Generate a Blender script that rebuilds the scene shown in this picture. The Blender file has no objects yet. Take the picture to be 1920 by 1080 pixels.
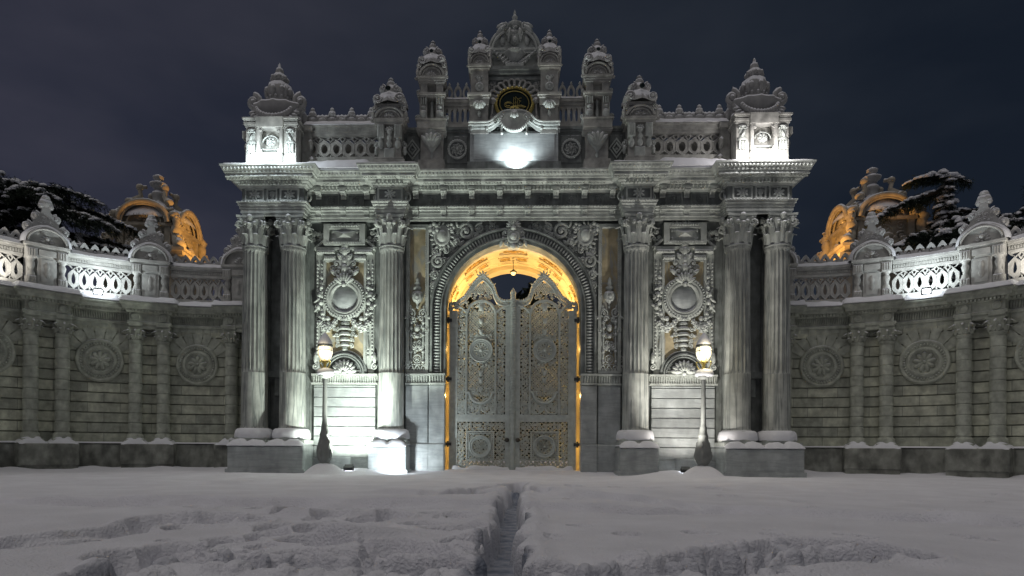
import bpy, math, random
import numpy as np
from mathutils import Matrix, Vector
PI=math.pi; rad=math.radians
random.seed(7); RS=np.random.RandomState(11)
C=bpy.context.scene.collection
sc=bpy.context.scene

# ------------------------------------------------------------------ camera
F=1200.0                     # focal length in photo pixels (22.5 mm lens on 36 mm)
cam=bpy.data.cameras.new('camera'); co=bpy.data.objects.new('camera',cam); C.objects.link(co)
cam.lens=22.5; cam.sensor_width=36; cam.clip_end=3000; cam.clip_start=.05
cam.shift_y=298/1920; cam.shift_x=33/1920
co.matrix_world=Matrix.Translation((0,0,.85))@Matrix.Rotation(rad(1.6),4,'Z')@Matrix.Rotation(rad(90),4,'X')@Matrix.Rotation(rad(.34),4,'Z')
sc.camera=co
# ------------------------------------------------------------------ world: overcast city night
w=bpy.data.worlds.new('World'); sc.world=w; w.use_nodes=True
nt=w.node_tree; nt.nodes.clear()
def wn(t,**k):
    n=nt.nodes.new(t)
    for a,b in k.items(): setattr(n,a,b)
    return n
out=wn('ShaderNodeOutputWorld'); bg=wn('ShaderNodeBackground'); nt.links.new(bg.outputs[0],out.inputs[0])
tc=wn('ShaderNodeTexCoord'); sep=wn('ShaderNodeSeparateXYZ'); nt.links.new(tc.outputs['Generated'],sep.inputs[0])
rx=wn('ShaderNodeValToRGB'); mr=wn('ShaderNodeMapRange'); mr.inputs[1].default_value=-.7; mr.inputs[2].default_value=.7
nt.links.new(sep.outputs[0],mr.inputs[0]); nt.links.new(mr.outputs[0],rx.inputs[0])
e=rx.color_ramp.elements; e[0].color=(.040,.041,.062,1); e[1].color=(.0125,.0175,.027,1)
m_=e.new(.5); m_.color=(.0165,.0215,.033,1)
rz=wn('ShaderNodeValToRGB'); nt.links.new(sep.outputs[2],rz.inputs[0])
e=rz.color_ramp.elements; e[0].position=.15; e[0].color=(1.05,1.05,1.05,1); e[1].position=.7; e[1].color=(.72,.74,.74,1)
mx=wn('ShaderNodeMixRGB',blend_type='MULTIPLY'); mx.inputs[0].default_value=1
nt.links.new(rx.outputs[0],mx.inputs[1]); nt.links.new(rz.outputs[0],mx.inputs[2])
nz=wn('ShaderNodeTexNoise'); nz.inputs['Scale'].default_value=2.2; nz.inputs['Detail'].default_value=5
mpn=wn('ShaderNodeMapping'); mpn.inputs['Scale'].default_value=(1,1,2.2); nt.links.new(tc.outputs['Generated'],mpn.inputs[0]); nt.links.new(mpn.outputs[0],nz.inputs[0])
rn=wn('ShaderNodeValToRGB'); nt.links.new(nz.outputs[0],rn.inputs[0])
e=rn.color_ramp.elements; e[0].position=.36; e[0].color=(.68,.73,.80,1); e[1].position=.64; e[1].color=(1.42,1.33,1.26,1)
m2=wn('ShaderNodeMixRGB',blend_type='MULTIPLY'); m2.inputs[0].default_value=1
nt.links.new(mx.outputs[0],m2.inputs[1]); nt.links.new(rn.outputs[0],m2.inputs[2]); nt.links.new(m2.outputs[0],bg.inputs[0])
bg.inputs[1].default_value=1.0
# ------------------------------------------------------------------ glow of the city, soft and high behind the camera
sl=bpy.data.lights.new('city_glow','SUN'); sl.energy=.74; sl.angle=rad(60); sl.color=(1,.94,.90)
so=bpy.data.objects.new('city_glow',sl); C.objects.link(so)
def aim(o,frm,to):
    o.location=frm; o.rotation_euler=(Vector(to)-Vector(frm)).to_track_quat('-Z','Y').to_euler()
aim(so,(-5,-.5,32),(0,10,0))
sc.view_settings.view_transform='Standard'; sc.view_settings.look='None'; sc.view_settings.exposure=0; sc.view_settings.gamma=1
sc.render.resolution_x=1024; sc.render.resolution_y=576
def spot(name,frm,to,watts,col,size=100,blend=.6,r=.06):
    l=bpy.data.lights.new(name,'SPOT'); l.energy=watts; l.color=col; l.spot_size=rad(size); l.spot_blend=blend; l.shadow_soft_size=r
    o=bpy.data.objects.new(name,l); C.objects.link(o); aim(o,frm,to); return o
def point(name,p,watts,col,r=.1):
    l=bpy.data.lights.new(name,'POINT'); l.energy=watts; l.color=col; l.shadow_soft_size=r
    o=bpy.data.objects.new(name,l); C.objects.link(o); o.location=p; return o
COOL=(.86,.95,1.0); GREEN=(.93,1.0,.90); WARM=(1,.62,.21); SODIUM=(1,.47,.10)
# lamps: only the niche and first terrace ones have fixtures further down
spot('light_niche_left',(-5.05,19.35,.32),(-5.55,21,4.6),800,GREEN,130)
spot('light_niche_right',(5.55,19.3,.32),(5.55,21,4.6),330,(1,.93,.86),130)
spot('light_pedestal_left',(-3.55,18.75,.22),(-3.6,20.3,.9),230,COOL,110)
spot('light_attic',(0.08,20.22,9.80),(0.05,20.9,10.9),150,COOL,140,.6,.05)
[point('light_corner_left',(x,19.38,9.92),46,COOL,.05) for x in (-8.1,-7.15)]
[point('light_corner_right',(x,19.38,9.92),46,(1,.95,.95),.05) for x in (8.1,7.15)]
for s,wt in ((-1,120),(1,120)):
    spot('light_terrace',(s*12.9-.26,19.98,5.84),(s*13.4-.26,20.75,6.7),wt*1.25,COOL,165,.9,.05)
    spot('light_terrace',(s*14.85-.26,18.2,5.86),(s*15.4-.26,18.55,6.7),wt*.8,(1,.93,.85),165,.9,.05)
for s in (-1,1):
    spot('light_vault',(s*1.8,22.6,4.9),(s*.2,22.3,7.4),350,WARM,160,.8,.05)
    for z in (.9,2.6,4.2): point('light_passage',(s*1.98,21.85,z),26,(1,.60,.17),.04)
    spot('light_turret',(-14.0,32.3,9.6) if s<0 else (14.0,31.9,9.6),(s*18.3,34.6,13.2),1500,SODIUM,62,.6,.2)
spot('added_wash_left',(-4.5,18.5,.4),(-4.4,20.7,8.6),1300,GREEN,95,.9,.05)  # added low wash to brighten the facade, no fixture stands here
spot('added_wash_right',(4.9,18.6,.4),(5.4,20.7,8.6),800,(1,.95,.88),95,.9,.05)  # weaker added wash for the right half, also without a fixture

# ------------------------------------------------------------------ materials
MATS={}
def mat(name,base,rough=.8,spec=.3,metal=0,var=.25,scale=3.0,vein=None,veinc=(.2,.2,.2),vstretch=(1,1,1),vamt=.5,bump=.15,bscale=40,snow=0,brick=None,emit=None,estr=0,stain=0,trans=0):
    m=bpy.data.materials.new(name); m.use_nodes=True; n=m.node_tree; n.nodes.clear()
    N=lambda t:n.nodes.new(t); Lk=n.links.new
    o=N('ShaderNodeOutputMaterial'); b=N('ShaderNodeBsdfPrincipled'); Lk(b.outputs[0],o.inputs[0])
    b.inputs['Roughness'].default_value=rough; b.inputs['Metallic'].default_value=metal; b.inputs['Specular IOR Level'].default_value=spec
    g=N('ShaderNodeNewGeometry')
    def noise(sc_,det=4,stretch=None,dist=0):
        t=N('ShaderNodeTexNoise'); t.inputs['Scale'].default_value=sc_; t.inputs['Detail'].default_value=det; t.inputs['Distortion'].default_value=dist
        if stretch:
            mp=N('ShaderNodeMapping'); mp.inputs['Scale'].default_value=stretch; Lk(g.outputs['Position'],mp.inputs[0]); Lk(mp.outputs[0],t.inputs[0])
        else: Lk(g.outputs['Position'],t.inputs[0])
        return t.outputs[0]
    def ramp(s,p0,c0,p1,c1):
        r=N('ShaderNodeValToRGB'); e=r.color_ramp.elements; e[0].position=p0; e[1].position=p1; e[0].color=(*c0,1); e[1].color=(*c1,1); Lk(s,r.inputs[0]); return r.outputs[0]
    def mix(f,a,c,typ='MIX'):
        x=N('ShaderNodeMixRGB'); x.blend_type=typ
        for i,v in ((0,f),(1,a),(2,c)):
            if isinstance(v,(int,float)): x.inputs[i].default_value=v
            elif isinstance(v,tuple): x.inputs[i].default_value=(*v,1)
            else: Lk(v,x.inputs[i])
        return x.outputs[0]
    lo=tuple(c*(1-var) for c in base); hi=tuple(min(1,c*(1+var)) for c in base)
    col=ramp(noise(scale,6),.3,lo,.7,hi)
    if brick:
        at=N('ShaderNodeAttribute'); at.attribute_name='flat'
        bt=N('ShaderNodeTexBrick'); of=N('ShaderNodeVectorMath'); of.inputs[1].default_value=(0,-.26,0); Lk(at.outputs['Vector'],of.inputs[0]); Lk(of.outputs[0],bt.inputs[0]); bt.inputs['Scale'].default_value=1
        bt.inputs['Brick Width'].default_value=brick[0]; bt.inputs['Row Height'].default_value=brick[1]; bt.inputs['Mortar Size'].default_value=.012
        bt.inputs['Color1'].default_value=(.7,.7,.7,1); bt.inputs['Color2'].default_value=(1.25,1.22,1.15,1); bt.inputs['Mortar'].default_value=(.5,.5,.5,1)
        col=mix(.8,col,bt.outputs[0],'MULTIPLY')
    if stain:
        col=mix(stain,col,ramp(noise(2.2,5,(1.6,1.6,.9)),.38,(.3,.3,.29),.62,(1.15,1.15,1.12)),'MULTIPLY')
    if vein:
        v=noise(vein,5,vstretch,1.2)
        r=N('ShaderNodeValToRGB'); e=r.color_ramp.elements; e[0].position=.44; e[0].color=(0,0,0,1); e[1].position=.5; e[1].color=(1,1,1,1); z=e.new(.56); z.color=(0,0,0,1); Lk(v,r.inputs[0])
        mm=N('ShaderNodeMath'); mm.operation='MULTIPLY'; Lk(r.outputs[0],mm.inputs[0]); mm.inputs[1].default_value=vamt
        col=mix(mm.outputs[0],col,veinc)
    bn=noise(bscale,5)
    if snow:
        sp=N('ShaderNodeSeparateXYZ'); Lk(g.outputs['Normal'],sp.inputs[0])
        ad=N('ShaderNodeMath'); ad.operation='MULTIPLY_ADD'; Lk(noise(9,3),ad.inputs[0]); ad.inputs[1].default_value=.5; Lk(sp.outputs[2],ad.inputs[2])
        f=ramp(ad.outputs[0],snow,(0,0,0),snow+.1,(1,1,1))
        col=mix(f,col,(.74,.75,.78))
        rr=mix(f,(rough,)*3,(.95,)*3); Lk(rr,b.inputs['Roughness'])
    if name=='snow':      # shade of the trench and tracks painted into the packed snow
        ta=N('ShaderNodeAttribute'); ta.attribute_name='trodden_shade'; tm=N('ShaderNodeMath'); tm.operation='MULTIPLY'; Lk(ta.outputs['Fac'],tm.inputs[0]); Lk(ramp(noise(6,4),.3,(.6,)*3,.7,(1,)*3),tm.inputs[1])
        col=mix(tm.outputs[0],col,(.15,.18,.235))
    Lk(col,b.inputs['Base Color'])
    if bump:
        bp=N('ShaderNodeBump'); bp.inputs['Strength'].default_value=bump; bp.inputs['Distance'].default_value=.028 if name=='snow' else .02; Lk(bn,bp.inputs['Height']); Lk(bp.outputs[0],b.inputs['Normal'])
    if emit:
        b.inputs['Emission Color'].default_value=(*emit,1); b.inputs['Emission Strength'].default_value=estr
    if trans: b.inputs['Transmission Weight'].default_value=trans
    MATS[name]=m; return m
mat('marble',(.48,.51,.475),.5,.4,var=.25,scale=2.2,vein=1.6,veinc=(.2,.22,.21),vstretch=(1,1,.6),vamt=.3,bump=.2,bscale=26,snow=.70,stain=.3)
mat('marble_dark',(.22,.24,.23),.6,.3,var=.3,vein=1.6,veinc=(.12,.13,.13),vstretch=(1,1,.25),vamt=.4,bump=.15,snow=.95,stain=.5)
mat('marble_shaft',(.43,.45,.42),.38,.5,var=.18,vein=2.2,veinc=(.11,.13,.13),vstretch=(2.6,2.6,.11),vamt=.75,bump=.05,stain=.3)
mat('marble_block',(.42,.45,.445),.36,.5,var=.14,vein=1.5,veinc=(.22,.24,.25),vstretch=(.35,.35,3.2),vamt=.4,bump=.05,stain=.3)
mat('yellow_marble',(.44,.375,.24),.3,.5,var=.35,vein=1.4,veinc=(.32,.33,.31),vstretch=(1,1,.5),vamt=.9,bump=.03)
mat('limestone',(.50,.525,.44),.85,.2,var=.2,scale=5,bump=.5,bscale=22,brick=(.93,.33),stain=.38)
mat('limestone_carved',(.48,.505,.43),.85,.2,var=.2,scale=6,bump=.35,bscale=30,stain=.35,snow=.98)
mat('limestone_plinth',(.27,.28,.25),.8,.2,var=.3,scale=3,bump=.3,bscale=30,stain=.6)
mat('parapet_stone',(.4,.4,.37),.75,.3,var=.25,scale=5,bump=.2,snow=.64,stain=.35)
mat('plaster_gold',(.66,.58,.42),.6,.3,var=.1,bump=.05)
mat('iron_paint',(.47,.51,.475),.45,.5,var=.15,scale=8,bump=.12,bscale=50,snow=1.12)
mat('dark_iron',(.05,.055,.055),.45,.5,var=.2,bump=.1)
mat('brass_knob',(.06,.055,.045),.3,.6,metal=.6,var=.2,bump=0)
mat('gilding',(.55,.45,.15),.35,.5,metal=.7,var=.25,bump=.1)
mat('black_enamel',(.012,.02,.018),.2,.5,var=.3,bump=0)
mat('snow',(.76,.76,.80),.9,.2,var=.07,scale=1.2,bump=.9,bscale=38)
mat('snow_cap',(.76,.77,.8),.92,.1,var=.04,scale=5,bump=.3,bscale=18)
mat('gold_ornament',(.42,.27,.08),.5,.4,var=.2,bump=.1)
mat('turret_stone',(.36,.33,.27),.8,.2,var=.25,bump=.3,snow=.85)
mat('foliage',(.018,.028,.018),.8,.2,var=.4,bump=0)
mat('bark',(.05,.04,.03),.9,.1,var=.3)
mat('lamp_iron',(.2,.21,.2),.6,.4,var=.2,bump=.1,snow=1.02)
mat('lamp_glass',(.9,.85,.7),.3,.5,var=.02,bump=0,emit=(1,.86,.55),estr=1.15)
mat('lens_glow',(.9,.9,.9),.3,.5,var=.02,bump=0,emit=(.9,.95,1),estr=14)
mat('lantern_glass',(.9,.8,.5),.3,.5,var=.02,bump=0,emit=(1,.75,.3),estr=1.6)

# ------------------------------------------------------------------ mesh builder
def G(v):                    # gate: (x, height, outward) -> world; outward faces the camera from the plane y = 21
    return np.stack([v[:,0],21-v[:,2],v[:,1]],1)
WR=7.0; WX=9.3; WY=22.0
def W(v):                    # curved wall: (arc length, height, inward) -> world
    t=v[:,0]/WR; r=WR-v[:,2]
    return np.stack([WX+r*np.sin(t),WY-WR+r*np.cos(t),v[:,1]],1)
def I(v): return v
VR=2.3; VZ=5.28
def V(v):                    # vault: (angle, depth, inward)
    r=VR-v[:,2]; return np.stack([r*np.cos(v[:,0]),21+v[:,1],VZ+r*np.sin(v[:,0])],1)
def at(cx,cy,cz=0,rot=0,sx=1,sy=None,sz=None,flip=False):
    sy=sx if sy is None else sy; sz=sx if sz is None else sz
    c,s=math.cos(rot),math.sin(rot); f=-1 if flip else 1
    def T(v):
        x=v[:,0]*sx*f; y=v[:,1]*sy
        return np.stack([cx+x*c-y*s,cy+x*s+y*c,cz+v[:,2]*sz],1)
    return T
class MB:
    def __init__(s,mp=I): s.mp=mp; s.V=[]; s.FL=[]; s.P=[]; s.n=0; s.S=[]; s.T=[]
    def push(s,T): s.T.append(T); return s
    def pop(s): s.T.pop()
    def add(s,v,f,smooth=False):
        v=np.asarray(v,float)
        for T in reversed(s.T): v=T(v)
        s.P.append(v); s.V.append(s.mp(v))
        if isinstance(f,np.ndarray): s.FL.append((f+s.n).ravel().tolist()); s.S.append((np.full(len(f),f.shape[1]),smooth))
        else:
            fl=[];ct=[]
            for q in f: fl+= [i+s.n for i in q]; ct.append(len(q))
            s.FL.append(fl); s.S.append((np.array(ct,int),smooth))
        s.n+=len(v)
    def box(s,x0,x1,y0,y1,z0,z1,nx=1):
        xs=np.linspace(x0,x1,nx+1); v=[];f=[]
        for x in xs: v+=[(x,y0,z0),(x,y1,z0),(x,y1,z1),(x,y0,z1)]
        for i in range(nx):
            a=4*i;b=a+4
            for k in range(4): f.append((a+k,a+(k+1)%4,b+(k+1)%4,b+k))
        f+=[(0,3,2,1),(4*nx,4*nx+1,4*nx+2,4*nx+3)]
        s.add(v,np.array(f))
    def bev(s,x0,x1,y0,y1,z0,z1,b=.02):      # raised block with chamfered front
        v=[(x0,y0,z0),(x1,y0,z0),(x1,y1,z0),(x0,y1,z0),(x0,y0,z1-b),(x1,y0,z1-b),(x1,y1,z1-b),(x0,y1,z1-b),(x0+b,y0+b,z1),(x1-b,y0+b,z1),(x1-b,y1-b,z1),(x0+b,y1-b,z1)]
        f=[(0,3,2,1),(8,9,10,11)]
        for k in range(4):
            j=(k+1)%4; f+=[(k,j,4+j,4+k),(4+k,4+j,8+j,8+k)]
        s.add(v,f)
    def grid(s,Pt,closed_u=False,closed_v=False,smooth=True):   # Pt: (nu,nv,3)
        nu,nv=Pt.shape[:2]; idx=np.arange(nu*nv).reshape(nu,nv)
        if closed_u: idx=np.vstack([idx,idx[:1]])
        if closed_v: idx=np.hstack([idx,idx[:,:1]])
        f=np.stack([idx[:-1,:-1],idx[1:,:-1],idx[1:,1:],idx[:-1,1:]],-1).reshape(-1,4)
        s.add(Pt.reshape(-1,3),f,smooth)
    def lathe(s,prof,cx=0,cy=0,cz=0,seg=24,a0=0,a1=2*PI,axis='y',rf=None,smooth=True,sx=1,sz=1):
        full=abs(a1-a0-2*PI)<1e-6
        th=np.linspace(a0,a1,seg,endpoint=not full); pr=np.array(prof,float)
        r=pr[:,0][:,None]*np.ones(len(th)); h=pr[:,1][:,None]*np.ones(len(th))
        if rf is not None: r=rf(r,h,th[None,:])
        if axis=='y': P=np.stack([cx+r*np.cos(th)*sx,cy+h,cz+r*np.sin(th)*sz],-1)
        else: P=np.stack([cx+r*np.cos(th)*sx,cy+r*np.sin(th)*sz,cz+h],-1)
        s.grid(P,closed_v=full,smooth=smooth)
    def ball(s,cx,cy,cz,rx,ry=None,rz=None,rot=0,nu=6,nv=8):
        ry=rx if ry is None else ry; rz=rx if rz is None else rz
        a=np.linspace(-PI/2,PI/2,nu); b=np.linspace(0,2*PI,nv,endpoint=False)
        A,B=np.meshgrid(a,b,indexing='ij')
        x=rx*np.cos(A)*np.cos(B); y=ry*np.cos(A)*np.sin(B); z=rz*np.sin(A)
        c,t=math.cos(rot),math.sin(rot)
        s.grid(np.stack([cx+x*c-y*t,cy+x*t+y*c,cz+z],-1),closed_v=True)
    def tube(s,pts,r,seg=6,closed=False,flat=1.0):
        p=np.array(pts,float); n=len(p)
        if p.shape[1]==2: p=np.hstack([p,np.zeros((n,1))])
        r=np.ones(n)*r if np.isscalar(r) else np.array(r,float)
        t=np.gradient(p,axis=0)
        if closed: t=np.roll(p,-1,0)-np.roll(p,1,0)
        t/=np.maximum(np.linalg.norm(t,axis=1,keepdims=True),1e-9)
        up=np.tile(np.array([0,0,1.0]),(n,1)); m=np.abs((t*up).sum(1))>.9; up[m]=np.array([0,1.0,0])
        a=np.cross(t,up); a/=np.linalg.norm(a,axis=1,keepdims=True); b=np.cross(a,t)
        th=np.linspace(0,2*PI,seg,endpoint=False)
        P=p[:,None]+r[:,None,None]*(a[:,None]*np.cos(th)[None,:,None]+flat*b[:,None]*np.sin(th)[None,:,None])
        s.grid(P,closed_u=closed,closed_v=True)
    def prism(s,pts,z0,z1,smooth=False):
        n=len(pts); v=[(x,y,z0) for x,y in pts]+[(x,y,z1) for x,y in pts]
        f=[tuple(range(n-1,-1,-1)),tuple(range(n,2*n))]+[(i,(i+1)%n,n+(i+1)%n,n+i) for i in range(n)]
        s.add(v,f)
    def ringp(s,o,i,z0,z1,b=0):              # flat frame between two outlines with as many points
        o=np.array(o,float); i=np.array(i,float); n=len(o)
        L=lambda q,z: np.hstack([q,np.full((n,1),z)])
        P=np.stack([L(o,z0),L(o,z1),L(i,z1),L(i,z0)],1)
        s.grid(P,closed_u=True,closed_v=True,smooth=False)
    def sweep(s,prof,path,sub=.0,smooth=False,cap=True):
        p=np.array(path,float)
        if sub:
            q=[p[0]]
            for a,b in zip(p[:-1],p[1:]):
                k=max(1,int(np.linalg.norm(b-a)/sub))
                for j in range(1,k+1): q.append(a+(b-a)*j/k)
            p=np.array(q)
        n=len(p); d=np.diff(p,axis=0); d/=np.linalg.norm(d,axis=1,keepdims=True)
        nr=np.stack([-d[:,1],d[:,0]],1); off=np.zeros((n,2))
        for k in range(n):
            a=nr[max(k-1,0)]; b=nr[min(k,n-2)]; m=a+b; off[k]=m/max(.2,(m@m)/2)
        pr=np.array(prof,float)
        P=np.zeros((n,len(pr),3))
        P[:,:,0]=p[:,0:1]+off[:,0:1]*pr[:,0]; P[:,:,2]=p[:,1:2]+off[:,1:2]*pr[:,0]; P[:,:,1]=pr[:,1]
        s.grid(P,smooth=smooth)
    def build(s,name,m,parent=None,root=(0,0,0)):
        me=bpy.data.meshes.new(name); v=np.vstack(s.V)-np.array(root); fl=np.array(sum(s.FL,[]) if len(s.FL)<50 else [i for L_ in s.FL for i in L_],dtype=np.int32)
        ct=np.concatenate([a for a,_ in s.S]); sm=np.concatenate([np.full(len(a),b) for a,b in s.S])
        me.vertices.add(len(v)); me.vertices.foreach_set('co',v.ravel())
        me.loops.add(len(fl)); me.loops.foreach_set('vertex_index',fl)
        me.polygons.add(len(ct)); st=np.concatenate([[0],np.cumsum(ct)[:-1]]).astype(np.int32)
        me.polygons.foreach_set('loop_start',st); me.polygons.foreach_set('loop_total',ct.astype(np.int32)); me.polygons.foreach_set('use_smooth',sm)
        me.update(calc_edges=True)
        at_=me.attributes.new('flat','FLOAT_VECTOR','POINT'); at_.data.foreach_set('vector',np.vstack(s.P).ravel())
        me.materials.append(MATS[m])
        o=bpy.data.objects.new(name,me); C.objects.link(o)
        if parent is not None: o.parent=parent
        return o
def thing(name,loc,label,cat,group=None):
    o=bpy.data.objects.new(name,None); o.empty_display_size=.3; C.objects.link(o); o.location=loc
    o['label']=label; o['category']=cat
    if group: o['group']=group
    return o
def copy_tree(o,parent=None):
    c=o.copy(); C.objects.link(c); c.parent=parent
    for k in list(o.children): copy_tree(k,c)
    return c
def mirror(o):                # the same part on the other side of the gate's axis
    c=copy_tree(o,o.parent); c.scale.x=-1; return c

# ------------------------------------------------------------------ value noise
def vnoise(x,y,seed=0):
    xi=np.floor(x).astype(np.int64); yi=np.floor(y).astype(np.int64); fx=x-xi; fy=y-yi
    fx=fx*fx*(3-2*fx); fy=fy*fy*(3-2*fy)
    def h(a,b):
        n=(a*374761393+b*668265263+seed*974634777)&0x7fffffff; n=((n^(n>>13))*1274126177)&0x7fffffff; return ((n^(n>>16))&0xffff)/65535.0
    return (h(xi,yi)*(1-fx)+h(xi+1,yi)*fx)*(1-fy)+(h(xi,yi+1)*(1-fx)+h(xi+1,yi+1)*fx)*fy
def fbm(x,y,o=4,seed=0):
    r=0;a=.5
    for k in range(o): r=r+a*vnoise(x*2**k,y*2**k,seed+k); a*=.5
    return r

# ------------------------------------------------------------------ ornament, drawn in (right, up, outward)
def spiral(cx,cy,r,turns=1.4,d=1,a0=0,n=22,tail=None):
    t=np.linspace(0,1,n); a=a0+d*turns*2*PI*t; rr=r*(1-.82*t)
    return np.stack([cx+rr*np.cos(a),cy+rr*np.sin(a)],1)
def scroll(mb,cx,cy,r,turns=1.4,d=1,a0=0,th=.03,z=0,n=20,seg=5):
    p=spiral(cx,cy,r,turns,d,a0,n); q=np.hstack([p,np.linspace(z,z+th*.8,n)[:,None]])
    mb.tube(q,np.linspace(th,th*.6,n),seg); mb.ball(cx,cy,z+th*.6,th*1.1,nu=5,nv=6)
def leafb(mb,x,y,a,l,w,z=0,h=.5):
    mb.ball(x+math.cos(a)*l/2,y+math.sin(a)*l/2,z,l/2,w/2,w*h,rot=a,nu=5,nv=7)
def fan(mb,cx,cy,r,n=7,a0=0,a1=PI,z=0,w=None,r0=.15,h=.6):
    w=w or (a1-a0)*r/n*.8
    for k in range(n):
        a=a0+(a1-a0)*(k+.5)/n; leafb(mb,cx+math.cos(a)*r*r0,cy+math.sin(a)*r*r0,a,r*(1-r0),w,z,h)
    mb.ball(cx,cy,z+w*.2,r*.2,nu=5,nv=6)
def rosette(mb,cx,cy,r,n=8,z=0,ring=True):
    if ring: mb.lathe([(r,0),(r*.98,.03*r/.3),(r*.88,.06*r/.3),(r*.78,.03*r/.3),(r*.74,0)],cx,cy,z,seg=24,axis='z')
    rr=r*.72
    for k in range(n):
        leafb(mb,cx,cy,2*PI*k/n,rr,rr*1.6/n*1.6,z+.01,.4)
    mb.ball(cx,cy,z+.02,r*.2,r*.2,r*.18,nu=5,nv=8)
def beads(mb,x0,y0,x1,y1,n,r,z=0,nu=4,nv=5):
    for k in range(n):
        t=(k+.5)/n; mb.ball(x0+(x1-x0)*t,y0+(y1-y0)*t,z,r,nu=nu,nv=nv)
def acanthus_mass(mb,x0,x1,y0,y1,z,seed,n,rs=(.05,.1),th=.018):   # scrolling leaf relief that fills a field
    R_=random.Random(seed); pts=[]; tries=0
    while len(pts)<n and tries<n*40:
        tries+=1; r=R_.uniform(*rs); x=R_.uniform(x0+r*.8,x1-r*.8); y=R_.uniform(y0+r*.8,y1-r*.8)
        if all((x-a)**2+(y-b)**2>((r+c)*.8)**2 for a,b,c in pts): pts.append((x,y,r))
    for x,y,r in pts:
        d=R_.choice((-1,1)); a=R_.uniform(0,2*PI)
        scroll(mb,x,y,r*.9,1.3,d,a,th,z,n=14,seg=5)
        for k in range(3):
            b=a+R_.uniform(-1.4,1.4); leafb(mb,x+math.cos(b)*r*.8,y+math.sin(b)*r*.8,b+R_.uniform(-.6,.6),r*1.0,r*.42,z,.5)
def garland(mb,x0,y0,x1,y1,sag,r,n=11,z=0):
    for k in range(n):
        t=k/(n-1); x=x0+(x1-x0)*t; y=y0+(y1-y0)*t-sag*4*t*(1-t); q=r*(.55+.6*math.sin(PI*t))
        mb.ball(x,y,z,q,nu=5,nv=6); mb.ball(x+q*.5,y+q*.5,z+q*.5,q*.5,nu=4,nv=5); mb.ball(x-q*.5,y-q*.3,z+q*.5,q*.5,nu=4,nv=5)
def snow_slab(mb,x0,x1,n0,n1,z,h,res=.08,seed=1,edge=.1,slope=0,wob=.35):
    nx=max(3,int((x1-x0)/res)); nn=max(4,int((n1-n0)/res)+3)
    xs=np.linspace(x0,x1,nx); ns=np.linspace(n0,n1,nn); X_,N_=np.meshgrid(xs,ns,indexing='ij')
    ed=np.minimum(np.minimum(X_-x0,x1-X_),np.minimum(N_-n0,n1-N_)); f=np.clip(ed/edge,0,1); f=np.sqrt(1-(1-f)**2)
    H=h*f*(1-wob+wob*2*fbm(X_*3.1+seed*7,N_*3.1,3,seed))+slope*(n1-N_)
    j=(fbm(X_*5+seed,N_*5,2,seed+5)-.37)*.06*(f<.6)
    mb.grid(np.stack([X_+j*.3,z+H,N_+j],-1)); mb.grid(np.stack([X_,z+0*H,N_],-1))

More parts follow.
